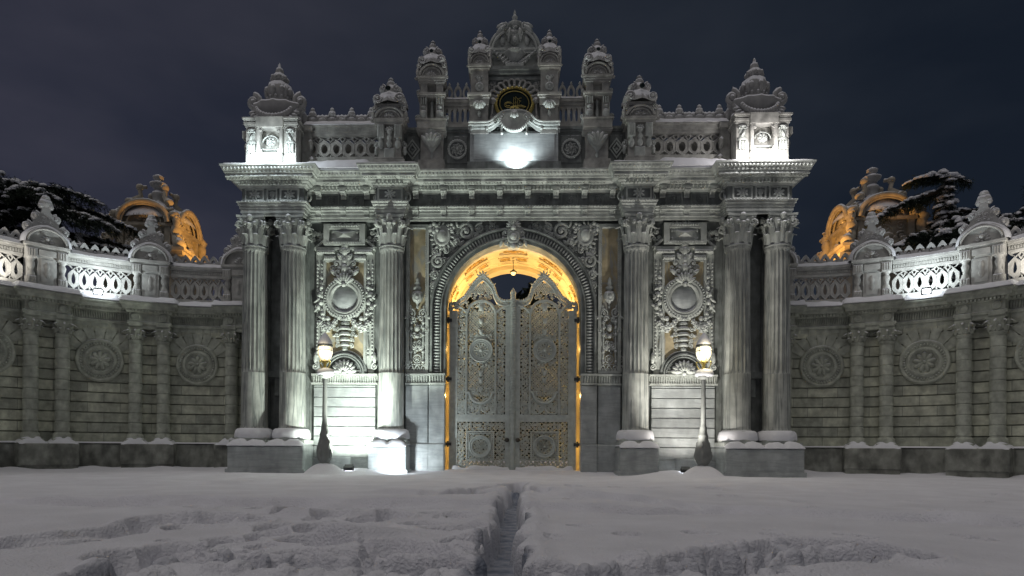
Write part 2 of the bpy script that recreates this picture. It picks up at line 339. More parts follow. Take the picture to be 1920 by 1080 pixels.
def leafcurl(mb,ang,cx,cz,r0,y0,h,wd,out,curl,nseg=7):   # acanthus leaf hugging a bell at angle ang, tip curling out
    t=np.linspace(0,1,nseg); prof_r=r0+out*t**2; y=y0+h*np.sin(t*PI*.5)*1.0; 
    y[-1]-=curl; y[-2]-=curl*.2; prof_r[-1]+=curl*.6
    wv=wd*np.array([.75,.95,1.05,1.0,.9,.7,.35])[:nseg]
    P=[]
    for k in range(nseg):
        row=[]
        for q in (-1,-.6,-.2,.2,.6,1):
            rr=prof_r[k]+.035*(1-q*q)+(.012 if abs(q)==.2 else 0); a=ang+q*wv[k]/2/max(prof_r[k],.05)
            row.append((cx+rr*math.cos(a),y[k],cz+rr*math.sin(a)))
        P.append(row)
    mb.grid(np.array(P))
def capital(mb,cx,cz,y0,y1,r,aw):
    H=y1-y0
    mb.lathe([(r*.98,0),(r*1.12,.02),(r*1.12,.06),(r*1.0,.08),(r*.98,H*.3),(r*1.05,H*.6),(r*1.3,H*.86)],cx,y0,cz,seg=24)
    for k in range(8): leafcurl(mb,PI/8+k*PI/4,cx,cz,r*1.03,y0+.08,H*.36,r*.56,r*.30,.06)
    for k in range(8): leafcurl(mb,k*PI/4,cx,cz,r*1.04,y0+.12,H*.64,r*.5,r*.55,.1)
    a=aw/2
    pts=[]
    for k in range(4):                          # concave abacus
        c0=math.radians(45+90*k); c1=math.radians(135+90*k)
        for t in np.linspace(0,1,7)[:-1]:
            x=(1-t)*math.cos(c0)+t*math.cos(c1); z=(1-t)*math.sin(c0)+t*math.sin(c1); q=1-.22*math.sin(PI*t)
            pts.append((cx+x*a*1.3*q,cz+z*a*1.3*q))
    n=len(pts)
    for (ya,yb,s) in ((y1-.13,y1-.07,.94),(y1-.07,y1,1.0)):
        v=[((x-cx)*s+cx,ya,(z-cz)*s+cz) for x,z in pts]+[((x-cx)*s+cx,yb,(z-cz)*s+cz) for x,z in pts]
        f=[tuple(range(n)),tuple(range(n,2*n))]+[(i,(i+1)%n,n+(i+1)%n,n+i) for i in range(n)]
        mb.add(v,f)
    for k in range(4):                          # corner volutes
        ang=rad(45+90*k); ux,uz=math.cos(ang),math.sin(ang)
        for sd in (-1,1):
            t=np.linspace(0,1,16); aa=-PI*.1+sd*0+t*PI*2.6; rr=.15*(1-.8*t)*(r/.37)
            u=a*1.12+rr*np.cos(aa+PI*.6)-.02; hh=y1-.25*(H/.95)+rr*np.sin(aa+PI*.6)
            w_=sd*.045*(r/.37)
            P=np.stack([cx+u*ux-w_*uz,hh,cz+u*uz+w_*ux],1); mb.tube(P,.036*(r/.37),5)
            st=np.linspace(0,1,8); u2=r*1.0+(a*1.12-r)*st**1.5; h2=y0+H*.5+(H*.36)*np.sin(st*PI/2)
            P=np.stack([cx+u2*ux-w_*uz,h2,cz+u2*uz+w_*ux],1); mb.tube(P,.03*(r/.37),5)
        fa=rad(90*k); mb.ball(cx+a*.98*math.cos(fa),y1-.11,cz+a*.98*math.sin(fa),.1*r/.37,.12*r/.37,.1*r/.37)
        for sd in (-1,1):
            fb=fa+sd*.32; mb.ball(cx+a*.93*math.cos(fb),y1-.27,cz+a*.93*math.sin(fb),.07*r/.37)
            fb=fa+sd*.13; mb.ball(cx+a*.9*math.cos(fb),y1-.36,cz+a*.9*math.sin(fb),.05*r/.37,.11*r/.37,.05*r/.37)

# ------------------------------------------------------------------ ground: one sheet of snow with tracks, trench and drifts
def seg_d(X_,Y_,pts):
    d=np.full(X_.shape,1e9); s=np.zeros(X_.shape); acc=0
    for (a,b),(c,e_) in zip(pts[:-1],pts[1:]):
        L2=(c-a)**2+(e_-b)**2; t=np.clip(((X_-a)*(c-a)+(Y_-b)*(e_-b))/L2,0,1); q=np.hypot(X_-a-t*(c-a),Y_-b-t*(e_-b)); m=q<d
        d=np.where(m,q,d); s=np.where(m,acc+t*math.sqrt(L2),s); acc+=math.sqrt(L2)
    return d,s
def gxy(px,py):               # a spot on the snow seen at photo pixel (px,py)
    d=.85*F/(py-840-(px-960)*.006); return ((px-960)*d/F,d)
def ground():
    ys=[-60,-20,-5,0,1.5,2.4]; d=3.0
    while d<24.5: ys.append(d); d+=max(.013,.00055*d*d)
    ys+=[26,29,34,42,60,100,200,500,1200]; ys=np.array(ys)
    us=np.concatenate([[-60,-20,-6,-3,-1.9,-1.4],np.linspace(-1.05,1.05,760),[1.4,1.9,3,6,20,60]])
    U,Y_=np.meshgrid(us,ys); X_=U*(np.abs(Y_)*.85+1.2)
    H=.09*(fbm(X_*.35,Y_*.5,3,3)-.45)+.05*(fbm(X_*.9+4,Y_*1.9,3,8)-.45)+.018*(fbm(X_*2.2,Y_*3.2,3,9)-.45)+.012*(fbm(X_*14,Y_*11,3,21)-.4)
    mk=((Y_>2)&(Y_<24)).astype(float)
    ya=ys; ua=us
    def win(cx,cy,R):
        a,b=np.searchsorted(ya,[cy-R,cy+R]); k=max(cy-R,.5)*.85+1.2; k2=(cy+R)*.85+1.2; lo,hi=min((cx-R)/k,(cx-R)/k2),max((cx+R)/k,(cx+R)/k2)
        c,d_=np.searchsorted(ua,[lo,hi]); return slice(a,b),slice(c,d_)
    def blob(cx,cy,r,h,rot=0,asp=1.0,base=0.0):            # a clod of snow sitting on or in the surface
        w_=win(cx,cy,r*1.6*max(1,asp)); x=X_[w_]-cx; y=Y_[w_]-cy
        if x.size==0: return
        c,q=math.cos(rot),math.sin(rot); u=(x*c+y*q)/asp; v=-x*q+y*c
        d2=(np.hypot(u,v)/r)*(1+.35*(fbm(X_[w_]*9,Y_[w_]*9,2,77)-.4)); f=np.clip(1-d2**3.0,0,1)**.5
        H[w_]=np.maximum(H[w_],np.where(d2<1,base+h*f,-9))
    R_=random.Random(12)
    tp=[gxy(946,1100),gxy(941,1060),gxy(938,1025),gxy(944,1000),gxy(960,975),gxy(955,950),gxy(954,935),gxy(966,920),gxy(976,909)]
    tp=[(tp[0][0],3.0)]+tp
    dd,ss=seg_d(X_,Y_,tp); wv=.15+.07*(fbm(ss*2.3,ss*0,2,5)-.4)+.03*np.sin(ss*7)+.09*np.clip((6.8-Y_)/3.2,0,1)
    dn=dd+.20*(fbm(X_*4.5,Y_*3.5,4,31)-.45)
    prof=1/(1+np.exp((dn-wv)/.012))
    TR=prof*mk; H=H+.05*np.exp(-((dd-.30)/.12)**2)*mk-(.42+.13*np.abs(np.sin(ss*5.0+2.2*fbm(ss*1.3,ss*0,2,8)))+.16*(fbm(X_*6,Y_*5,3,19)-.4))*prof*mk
    def path_pt(pts,t):
        L=[math.dist(a,b) for a,b in zip(pts[:-1],pts[1:])]; q=t*sum(L)
        for a,b,l in zip(pts[:-1],pts[1:],L):
            if q<=l: return a[0]+(b[0]-a[0])*q/l,a[1]+(b[1]-a[1])*q/l,math.atan2(b[1]-a[1],b[0]-a[0])
            q-=l
        return (*pts[-1],0)
    for k in range(420):                                   # clods thrown to both sides of the trench and lumps in it
        x,y,a=path_pt(tp,R_.random()**1.2); s2=R_.choice((-1,1)); o=R_.choice((R_.uniform(.2,.34),R_.uniform(.2,.42),R_.uniform(0,.12)))
        r_=R_.uniform(.02,.065); blob(x+s2*o,y+R_.uniform(-.1,.1),r_,r_*R_.uniform(.5,1.0),R_.uniform(0,3),R_.uniform(1,1.6),.01 if o>.15 else -.60)
    for pts,wd,sd,nb in (([gxy(150,1095),gxy(300,1058),gxy(480,1062),gxy(640,1070),gxy(780,1070),gxy(900,1075)],.19,61,260),
                      ([gxy(1040,1085),gxy(1150,1088),gxy(1250,1066),gxy(1360,1048),gxy(1500,1026),gxy(1610,1032),gxy(1690,1047)],.22,71,330),
                      ([gxy(1330,1080),gxy(1480,1058),gxy(1600,1048)],.2,72,150),
                      ([gxy(960,916),gxy(900,921),gxy(840,927)],.16,81,60)):
        dd,ss=seg_d(X_,Y_,pts); dn=dd+.22*(fbm(X_*4,Y_*4,3,sd)-.45)
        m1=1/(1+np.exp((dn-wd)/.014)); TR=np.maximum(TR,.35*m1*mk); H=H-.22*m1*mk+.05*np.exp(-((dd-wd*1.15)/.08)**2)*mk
        for k in range(nb):
            x,y,a=path_pt(pts,R_.random()); o=R_.gauss(0,wd*.8); r_=R_.uniform(.025,.085)
            blob(x-o*math.sin(a),y+o*math.cos(a),r_,r_*R_.uniform(.6,1.3)+.04,R_.uniform(0,3),R_.uniform(1,1.8),-.2 if abs(o)<wd else -.05)
    TR=TR
    # thin long tracks
    for pts,wd,dp in (([gxy(-60,944),gxy(200,948),gxy(450,949),gxy(700,949),gxy(940,951)],.27,.13),
                      ([gxy(1010,954),gxy(1200,961),gxy(1400,962),gxy(1600,970),gxy(1910,983)],.22,.13),
                      ([gxy(1015,924),gxy(1100,932),gxy(1200,938),gxy(1290,955)],.24,.09),
                      ([gxy(0,1030),gxy(100,1018),gxy(250,998),gxy(300,985),gxy(420,982)],.13,.12),
                      ([gxy(820,928),gxy(900,926),gxy(960,925)],.34,.14)):
        dd,ss=seg_d(X_,Y_,pts); dn=dd+.22*(fbm(X_*2.2,Y_*3,3,91)-.45)
        H=H-1.5*dp/(1+np.exp((np.abs(dn)/wd-1)/.10))*(.25+1.1*vnoise(ss*1.7,ss*0+3,7))*mk
    # low wind scarps running across the square, their steep side towards the street
    for pts,hgt,ln in (([gxy(-200,944),gxy(200,948),gxy(450,947),gxy(700,950),gxy(935,951)],.055,1.1),([gxy(1015,954),gxy(1200,962),gxy(1400,962),gxy(1600,971),gxy(1920,984)],.06,1.0),
                       ([gxy(225,992),gxy(300,986),gxy(400,984),gxy(440,988)],.09,.7),([gxy(1020,925),gxy(1100,932),gxy(1210,938),gxy(1300,952)],.045,.8),([gxy(700,925),gxy(800,929),gxy(900,926)],.05,.6),([gxy(-50,1032),gxy(90,1020),gxy(250,1000)],.06,.7),
                       ([gxy(480,968),gxy(600,976),gxy(760,974)],.05,.6),([gxy(520,1003),gxy(640,1012),gxy(760,1008)],.06,.5),([gxy(100,905),gxy(300,908),gxy(500,906)],.03,.8),([gxy(1400,915),gxy(1600,921),gxy(1800,930)],.03,.8)):
        px_=np.array(pts); o_=np.argsort(px_[:,0]); yt=np.interp(X_,px_[o_,0],px_[o_,1])+.5*(fbm(X_*1.1,X_*0+hgt*90,4,97)-.45); q=Y_-yt
        ends=1/(1+np.exp(-(X_-px_[:,0].min())/.12))/(1+np.exp((X_-px_[:,0].max())/.12))
        H=H+1.9*hgt*(.4+.9*vnoise(X_*1.6,X_*0+5,int(hgt*1000)))/(1+np.exp(-q/.022))*np.exp(-(np.maximum(q,0)/ln)**2)*ends*mk
    # footprints
    fp=[(240,993,1),(290,985,1.3),(340,984,1.4),(395,982,1.3),(470,982,1),(530,991,1.1),(500,1005,1),(430,1015,1),(590,999,1.2),(620,1020,1.2),(580,1015,1),(365,957,.8),(480,958,.8),(545,967,.9),
        (620,971,.9),(690,977,.9),(740,972,.9),(820,966,1),(870,972,1),(850,965,1),(790,985,1),(840,996,1),(880,995,1.1),(730,1023,1.1),(775,1031,1.2),(690,1047,1.3),(650,1043,1.3),(830,1045,1.2),(880,1020,1.1),
        (330,1027,1),(245,1047,1.3),(280,1055,1.3),(560,1040,1),(310,1035,1),(1175,1007,.6),(1305,1006,.6),(1445,1009,.6),(1580,1009,.5),(1795,1005,.6),(1710,941,.6),(1500,958,.6),(1370,1067,1.1),(1215,915,.7),(1325,916,.7),(1075,912,.8),(1015,922,.8)]
    R_=random.Random(5)
    for k in range(22):
        px=R_.uniform(300,900); fp.append((px,R_.uniform(955,1040),R_.uniform(.35,.6)))
    DP=0*H; RM=0*H
    for k in range(16): fp.append((R_.uniform(990,1900),R_.uniform(905,1015),R_.uniform(.35,.6)))
    for px,py,s_ in fp:
        cx,cy=gxy(px,py); a=R_.uniform(-.5,.5); lx=.17*s_*max(1,cy/9)*R_.uniform(.7,1.5); ly=.2*s_*max(1,cy/7)
        q=((X_-cx)*math.cos(a)+(Y_-cy)*math.sin(a))/lx; v=(-(X_-cx)*math.sin(a)+(Y_-cy)*math.cos(a))/ly; rr=np.hypot(q,v)+.35*(fbm(X_*8,Y_*8,2,13)-.4)
        DP=np.maximum(DP,(.13+.07*s_)/(1+np.exp((rr-1)/.07))*mk); RM=np.maximum(RM,.03*s_*np.exp(-((rr-1.35)/.25)**2)*mk)
    H=H-DP+RM*(DP<.03)
    # soft ridge mounds, lamp mounds and drifts at the feet of the gate and walls
    for sx in (-1,1):
        cx=sx*5.66; q=np.hypot(X_-cx,(Y_-19.1)); H=np.maximum(H,.34*np.clip(1-(q/.62)**2,-1,1)*1.0)
        q=np.hypot((X_-sx*4.85)/1.0,(Y_-19.9)/.7); H=H+.16*np.exp(-q*q*1.5)
        for k in range(9):
            t=(.06+.155*k); r=WR-.25; q=np.hypot(X_-sx*(WX+r*math.sin(t)),Y_-(WY-WR+r*math.cos(t))); H=H+(.10 if k%2 else .17)*np.exp(-(q/.55)**2)
    H=H+.10*np.exp(-((Y_-21.0)/.5)**2)*(np.abs(X_)<8)
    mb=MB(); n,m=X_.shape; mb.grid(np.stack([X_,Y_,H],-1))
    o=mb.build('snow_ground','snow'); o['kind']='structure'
    at_=o.data.attributes.new('trodden_shade','FLOAT','POINT'); at_.data.foreach_set('value',np.clip(TR,0,1).ravel()); return o
ground()

# ================================================================== PALACE GATE
GR=(0,21,0)
gate=thing('palace_gate',GR,'tall carved marble ceremonial gate with arched doorway, paired fluted columns and snow on its ledges','gate')
def part(mb,name,m,parent=None):
    if parent is None: return mb.build(name,m,gate,GR)
    return mb.build(name,m,parent,GR)
def M(): return MB(G)
XC=3.91; XP=(7.11,8.35); FC=.36; FR=.85; XE=8.65
half=[(3.46,FC),(3.46,FR),(4.36,FR),(4.36,FC),(6.66,FC),(6.66,FR),(XE,FR),(XE,-1.6)]
PATH=[(-x,n) for x,n in reversed(half)]+half
NB=.02
# --- core walls
mb=M()
for s in (-1,1):
    a,b=sorted((s*4.3,s*6.7)); mb.box(a,b,0,8.2,-1.5,.0)
    a,b=sorted((s*6.7,s*8.6)); mb.box(a,b,0,8.2,-1.6,-.02)
    a,b=sorted((s*2.32,s*4.3)); mb.box(a,b,0,8.2,-1.5,-.01)
    a,b=sorted((s*2.31,s*3.4)); mb.box(a,b,0,8.9,-3.0,-1.5)
mb.box(-XE+.03,XE-.03,8.21,9.58,-1.6,FC-.03)
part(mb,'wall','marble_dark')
# wall above the arch (front)
mb=M(); th=np.linspace(0,PI,41); xs=2.19*np.cos(th); hs=VZ+2.19*np.sin(th)
mb.grid(np.stack([np.stack([xs,hs,0*xs+.1],1),np.stack([xs*1.25,0*xs+8.2,0*xs+.1],1)],1),smooth=False)
mb.box(2.19,2.74,3.2,8.2,-.02,.09); mb.box(-2.74,-2.19,3.2,8.2,-.02,.09)
part(mb,'spandrel_wall','marble_dark')
# --- entablature: architrave, frieze, cornice
mb=M(); mb.sweep([(-.05,8.16),(.0,8.16),(0,8.24),(.035,8.25),(.035,8.36),(.06,8.37),(.06,8.44),(.1,8.47),(.1,8.52),(.13,8.55),(.13,8.585),(-.05,8.6)],PATH)
arch_=part(mb,'architrave','marble')
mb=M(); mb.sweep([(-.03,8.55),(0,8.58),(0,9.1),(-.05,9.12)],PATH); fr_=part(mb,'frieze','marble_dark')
prof=[(-.02,9.02),(.05,9.03),(.07,9.09),(.12,9.1),(.13,9.15),(.2,9.17),(.21,9.22),(.36,9.27),(.38,9.36),(.41,9.37),(.42,9.42),(.45,9.46),(.49,9.54),(.51,9.56),(.51,9.61),(-.4,9.64)]
mb=M(); mb.sweep(prof,PATH); cor=part(mb,'cornice','marble')
def along(path):     # iterate straight runs facing outward: (x0,x1,n) for front faces
    for (a,b),(c,d) in zip(path[:-1],path[1:]):
        if abs(b-d)<1e-6: yield a,c,b
# dentils, egg band, coffers
mb=M()
for a,c,n in along(PATH):
    ext=.0
    L=c-a; k=int(L/.115)
    for i in range(k):
        x=a+(i+.5)*L/k
        mb.box(x-.035,x+.035,9.08,9.17,n+.12,n+.23)
    k=int(L/.1)
    for i in range(k):
        x=a+(i+.5)*L/k; mb.ball(x,8.56,n+.13,.032,.035,.03,nu=4,nv=5)
    a2,c2=(a-.45,c+.45) if n>.5 else (a+.5,c-.5)
    k=int((c2-a2)/.115)
    for i in range(k):
        x=a2+(i+.5)*(c2-a2)/k; mb.ball(x,9.485,n+.45,.04,.055,.045,nu=5,nv=6)
    k=int((c2-a2)/.6)
    for i in range(k):
        x0=a2+i*(c2-a2)/k+.07; x1=a2+(i+1)*(c2-a2)/k-.07
        o=[(x0,9.22),(x1,9.22),(x1,9.34),(x0,9.34)]; mb.tube([(x0,9.235,n+.24),(x1,9.235,n+.24),(x1,9.275,n+.36),(x0,9.275,n+.36)],.03,4,closed=True)
        for j in range(6): mb.ball(x0+(x1-x0)*(j+.5)/6,9.235,n+.29,.036,nu=4,nv=5)
part(mb,'dentil_band','marble',cor)
# cornice brackets and architrave brackets with frieze squares
bx=[.45,1.35,2.26,3.16,4.75,5.51,6.32]
def bracket(x,n,h0,h1,dep,wd):
    mb=M(); t=np.linspace(0,1,9); H=h1-h0
    p=np.stack([0*t+x,h0+H*t,n+.03+dep*(t**1.6)],1)
    L=[(x-wd/2,hh,nn) for _,hh,nn in p]; R_=[(x+wd/2,hh,nn) for _,hh,nn in p]
    B=[(x+wd/2,hh,n-.02) for _,hh,nn in p]; A=[(x-wd/2,hh,n-.02) for _,hh,nn in p]
    mb.grid(np.array([A,L,R_,B]).transpose(1,0,2),smooth=False)
    mb.tube([(x-wd*.5,h0+.03,n+.05),(x+wd*.5,h0+.03,n+.05)],.035,6); mb.tube([(x-wd*.55,h1-.05,n+dep),(x+wd*.55,h1-.05,n+dep)],.045,6)
    for q in (-.25,0,.25): mb.tube([(x+q*wd,hh,nn+.01) for _,hh,nn in p],.014,4)
    mb.box(x-wd*.6,x+wd*.6,h1-.01,h1+.05,n-.02,n+dep+.06)
    return mb
for x in bx:
    for s in (-1,1):
        o=part(bracket(s*x,FC,8.84,9.1,.2,.17),'bracket','marble',fr_)
        o=part(bracket(s*x,FC+.02,8.22,8.5,.12,.17),'bracket','marble',arch_)
def square_panel(x,n,w_,flower):
    mb=M(); a=w_/2; h=8.82
    o=[(x-a,h-.2),(x+a,h-.2),(x+a,h+.2),(x-a,h+.2)]; i=[(x-a+.05,h-.15),(x+a-.05,h-.15),(x+a-.05,h+.15),(x-a+.05,h+.15)]
    mb.ringp(o,i,n-.02,n+.035)
    if flower==0: rosette(mb,x,h,.13,6,n+.005)
    elif flower==1:
        for k in range(8): leafb(mb,x,h,k*PI/4+PI/8,.2,.075,n+.01,.6)
        mb.ball(x,h,n+.03,.04)
    else:
        mb.lathe([(.03,0),(.07,.02),(.03,.07),(.09,.14),(.05,.22),(.07,.25),(0,.27)],x,h-.15,n,seg=12,sz=.5)
        scroll(mb,x-.09,h+.05,.04,1.2,1,0,.01,n); scroll(mb,x+.09,h+.05,.04,1.2,-1,PI,.01,n)
    return mb
for x in (0,.9,-.9,1.8,-1.8,2.7,-2.7,5.93,-5.93,5.12,-5.12): part(square_panel(x,FC,.56,0),'rosette_panel','marble_dark',fr_)
for s in (-1,1):
    for x,w_,k in ((3.91,.8,1),(7.12,.62,1),(7.68,.34,2),(8.24,.62,1)): part(square_panel(s*x,FR,w_,k),'rosette_panel','marble',fr_)
    for x in (3.44,4.38,6.64):
        mb=M(); scroll(mb,s*x,8.8,.16,1.3,s,PI/2,.04,.62); mb.tube([(s*x,8.62,.5),(s*x,8.7,.7),(s*x,8.95,.6)],.05,6)
        part(mb,'side_scroll','marble',fr_)
# snow lying along the cornice
mb=M()
snow_slab(mb,-3.0,3.0,.0,.84,9.61,.05,seed=3)
for s,a,c in ((-1,-6.4,-4.6),(1,4.6,6.4)): snow_slab(mb,a,c,.0,.85,9.61,.12,seed=5+s,slope=.22)
for a,c,q in ((-4.82,-3.0,1),(3.0,4.82,2),(-9.14,-6.2,3),(6.2,9.14,4)): snow_slab(mb,a,c,.2,1.34,9.61,.06,seed=q)
part(mb,'snow_cap','snow_cap',cor)

# --- columns
def column(x,key):
    n=.5; mb=M(); z0,z1,zf=1.40,7.17,3.19
    zs=np.concatenate([[z0,z0+.03,z0+.06],np.linspace(z0+.1,zf-.02,8),[zf,zf+.02],np.linspace(zf+.15,z1-.22,14),[z1-.14,z1-.1,z1-.07,z1-.05,z1-.03,z1]])
    def rf(r,h,th):
        fl=np.abs(np.sin(th*10)); g=np.clip((h-zf)/.03,0,1)*np.clip((z1-.12-h)/.05,0,1)
        g2=np.clip((zf-h)/.02,0,1)*np.clip((h-z0-.08)/.1,0,1)
        return r-.055*r/.38*(1-(1-fl)**2)*g-.0022*g2*(1-np.abs(np.sin(th*10))**4)
    prof=[]
    for z in zs:
        t=(z-z0)/(z1-z0); r=.415-.05*t**1.4
        if z>z1-.08: r+=.03
        elif z<z0+.05: r+=.02
        prof.append((r,z))
    mb.lathe(prof,x,0,n,seg=20*10,rf=rf)
    o=part(mb,'column','marble_shaft')
    cb=M(); capital(cb,x,n,z1-.01,8.17,.365,.98); part(cb,'capital','marble',o)
    bb=M(); bb.lathe([(.5,1.0),(.56,1.03),(.58,1.1),(.56,1.17),(.48,1.2),(.455,1.26),(.47,1.3),(.51,1.32),(.51,1.38),(.44,1.41)],x,0,n,seg=40)
    bb.box(x-.58,x+.58,.9,1.03,n-.5,n+.58); part(bb,'base','marble',o)
    sb=M(); t=[(.44,1.405),(.5,1.4),(.56,1.35),(.59,1.24),(.6,1.12),(.585,1.09),(.5,1.09)]
    sb.lathe(t,x,0,n,seg=40,rf=lambda r,h,th:r+.02*np.sin(th*3+x)+.012*np.sin(th*7)); part(sb,'snow_cap','snow_cap',o)
    return o
c0=column(XC,0); c1=column(XP[0],1); c2=column(XP[1],2)
for c in (c0,c1,c2): mirror(c)
def pedestal(x0,x1):
    mb=M(); mb.bev(x0,x1,-.1,.84,-.2,1.2,.03); mb.bev(x0+.03,x1-.03,.8,.93,-.2,1.16,.03); mb.box(x0-.05,x1+.05,-.2,.12,-.2,1.24)
    p=part(mb,'pedestal','marble_block')
    sb=M(); k=max(1,round((x1-x0)/1.2)); wd=(x1-x0)/k
    for i in range(k):
        xa=x0+i*wd; nx,nn=26,22
        X_,N_=np.meshgrid(np.linspace(xa-.01,xa+wd+.01,nx),np.linspace(-.1,1.24,nn),indexing='ij')
        cx=xa+wd/2; q=np.abs(X_-cx)/(wd/2); r=np.hypot(X_-cx,N_-.5)
        e=np.clip((1.24-N_)/.14,0,1); e=np.sqrt(1-(1-e)**2)
        H=.86+(.2+.06*(fbm(X_*4+i,N_*4,3,17)-.4))*e*(1-.75*q**5)
        H=H-.13*np.exp(-(((X_-cx)/.09)**2+((N_-1.12)/.06)**2))-.05*np.exp(-(((X_-cx+.28)/.12)**2+((N_-1.15)/.04)**2))
        sb.grid(np.stack([X_,H,N_],-1))
        lip=np.stack([np.stack([X_[:,-1],H[:,-1],N_[:,-1]],1),np.stack([X_[:,-1],.845-.02*fbm(X_[:,-1]*7,X_[:,-1]*0,2,4),N_[:,-1]-.03],1)],1); sb.grid(lip)
    part(sb,'snow_cap','snow_cap',p)
    return p
p0=pedestal(3.31,4.51); p1=pedestal(6.53,8.93); mirror(p0); mirror(p1)
# pilasters behind the pairs and small bracket between them
mb=M()
for x in XP: mb.box(x-.33,x+.33,1.0,8.17,-.03,.1)
mb.box(7.3,8.2,3.1,3.3,-.03,.2); mb.bev(7.62,7.84,2.5,3.2,0,.16); mb.box(XC-.45,XC+.45,1.0,8.17,-.03,.1)
mirror(part(mb,'pilaster','marble_dark'))

# --- niche bays
def niche():
    wall=M(); z=.0
    rows=[.45,.86,1.18,1.50,1.82,2.14,2.46,2.79,2.86]
    a=.12
    for i in range(len(rows)-1): wall.bev(4.5,6.54,rows[i]+.012,rows[i+1]-.012,-.02,.12+(.05 if i==0 else 0),.012)
    wall.bev(4.45,6.6,-.1,.45,-.02,.24,.02); wall.bev(5.25,6.3,.1,.5,.2,.3,.02)
    nb=part(wall,'ashlar_panel','marble_block')
    fb=M(); fb.box(4.42,6.6,2.87,2.93,-.02,.2); fb.box(4.42,6.6,3.16,3.22,-.02,.22)
    k=27
    for i in range(k):
        x=4.46+(i+.5)*2.1/k; fb.tube([(x,2.94,.17),(x,3.15,.17)],.026,6); fb.ball(x,2.93,.18,.028,nu=4,nv=5)
    fb.box(4.42,6.6,2.9,3.2,-.02,.14); part(fb,'fluted_band','marble',nb)
    # framed field
    fm=M(); x0,x1,h0,h1=4.56,6.5,3.25,7.28; cx=5.52
    o=[(x0+.26,h0),(x1-.26,h0),(x1-.26,h1-.3),(x0+.26,h1-.3)]; i_=[(x0+.34,h0+.08),(x1-.34,h0+.08),(x1-.34,h1-.38),(x0+.34,h1-.38)]
    fm.ringp(o,i_,-.02,.15); o2=[(x0,h0),(x1,h0),(x1,h1),(x0,h1)]; fm.ringp(o2,o,-.02,.08)
    for xx in (x0+.06,x0+.2,x1-.06,x1-.2):
        m_=26
        for j in range(m_):
            hh=h0+.5+(h1-h0-.9)*j/m_; leafb(fm,xx,hh,PI/2,.13,.075,.09,.7)
    for s in (-1,1):
        fm.bev(cx+s*.62-.3,cx+s*.62+.3,h1-.14,h1-.02,.05,.26,.03); fm.bev(cx+s*.5-.2,cx+s*.5+.2,h1-.34,h1-.2,.05,.22,.03)
        beads(fm,cx+s*.62-.26,h1-.1,cx+s*.62+.26,h1-.1,9,.03,.26); beads(fm,cx+s*.5-.18,h1-.28,cx+s*.5+.18,h1-.28,6,.028,.22)
        scroll(fm,cx+s*.98,h0+.22,.12,1.4,s,PI/2,.035,.1); leafb(fm,cx+s*.98,h0+.3,PI/2,.4,.15,.1)
    fm.box(x0-.03,x1+.03,h1,h1+.08,-.02,.2)
    fr=part(fm,'niche_frame','marble')
    yf=M(); yf.box(x0+.3,x1-.3,h0+.02,h1-.3,-.02,.05); yf_=part(yf,'niche_field','yellow_marble',fr)
    # round medallion, its trophies and swags
    md=M(); my=5.68
    md.lathe([(.7,0),(.72,.06),(.69,.13),(.66,.16),(.62,.15),(.585,.19),(.56,.2),(.53,.16),(.50,.18),(.46,.2),(.43,.12),(.40,.10)],cx,my,.05,seg=48,axis='z')
    for k in range(44):
        a=2*PI*k/44; leafb(md,cx+.6*math.cos(a),my+.6*math.sin(a),a,.08,.05,.23,.8)
    mo=part(md,'medallion','marble')
    bw=M(); bw.lathe([(.41,.1),(.36,.13),(.27,.19),(.15,.23),(.0,.245)],cx,my,.05,seg=40,axis='z'); part(bw,'boss','marble_block',mo)
    cr=M(); y=my+.72
    fan(cr,cx,my+.42,.42,7,rad(25),rad(155),.28); 
    for s in (-1,1):
        scroll(cr,cx+s*.2,y+.12,.16,1.4,s,PI/2,.045,.2); scroll(cr,cx+s*.27,y+.42,.13,1.3,-s,-PI/2,.04,.16); scroll(cr,cx+s*.38,y+.28,.1,1.2,s,0,.03,.14)
        leafb(cr,cx+s*.2,y+.0,PI/2+s*-.9,.36,.14,.2); leafb(cr,cx+s*.1,y+.5,PI/2-s*.5,.3,.12,.18); cr.ball(cx+s*.15,y+.66,.2,.05)
        scroll(cr,cx+s*.1,y+.85,.1,1.3,s,PI/2,.03,.2)
    cr.lathe([(.19,0),(.2,.04),(.15,.07),(.1,.05),(.06,.1),(0,.12)],cx,y+.5,.15,seg=20,axis='z',sz=1.2)
    cr.ball(cx,y+.25,.2,.12,.16,.1); cr.ball(cx,y+.82,.2,.11,.14,.1); cr.ball(cx,y+1.0,.18,.13,.1,.1)
    part(cr,'crest','marble',mo)
    for s in (-1,1):
        sw=M()
        for k in range(12):
            a=rad(-62+k*8.5); r_=.84+.06*math.sin(k*2.4); X_=cx+s*r_*math.cos(a); Y_=my-.1+r_*math.sin(a)
            q=.055+.03*((k*37)%5)/4
            sw.ball(X_,Y_,.15,q); leafb(sw,X_,Y_,a+(.9 if k%2 else -.7) if s>0 else PI-a+(.9 if k%2 else -.7),.22,.09,.14)
            if k%3==0: scroll(sw,X_,Y_,.09,1.3,s,k,.025,.16)
        for k,(dx,dy) in enumerate(((.36,-.86),(.48,-.93),(.6,-.94),(.72,-.9),(.8,-.8),(.3,-.76),(.55,-1.03),(.68,-.98))):
            sw.ball(cx+s*dx,my+dy,.16,.085,nu=5,nv=7); 
            for j in range(5): sw.ball(cx+s*dx+.07*math.cos(j*1.3),my+dy+.07*math.sin(j*1.3),.2,.035,nu=4,nv=5)
        sw.tube([(cx+s*.72,my-1.0,.12),(cx+s*.74,my-1.3,.12),(cx+s*.76,my-1.62,.12)],[.03,.045,.06],6)
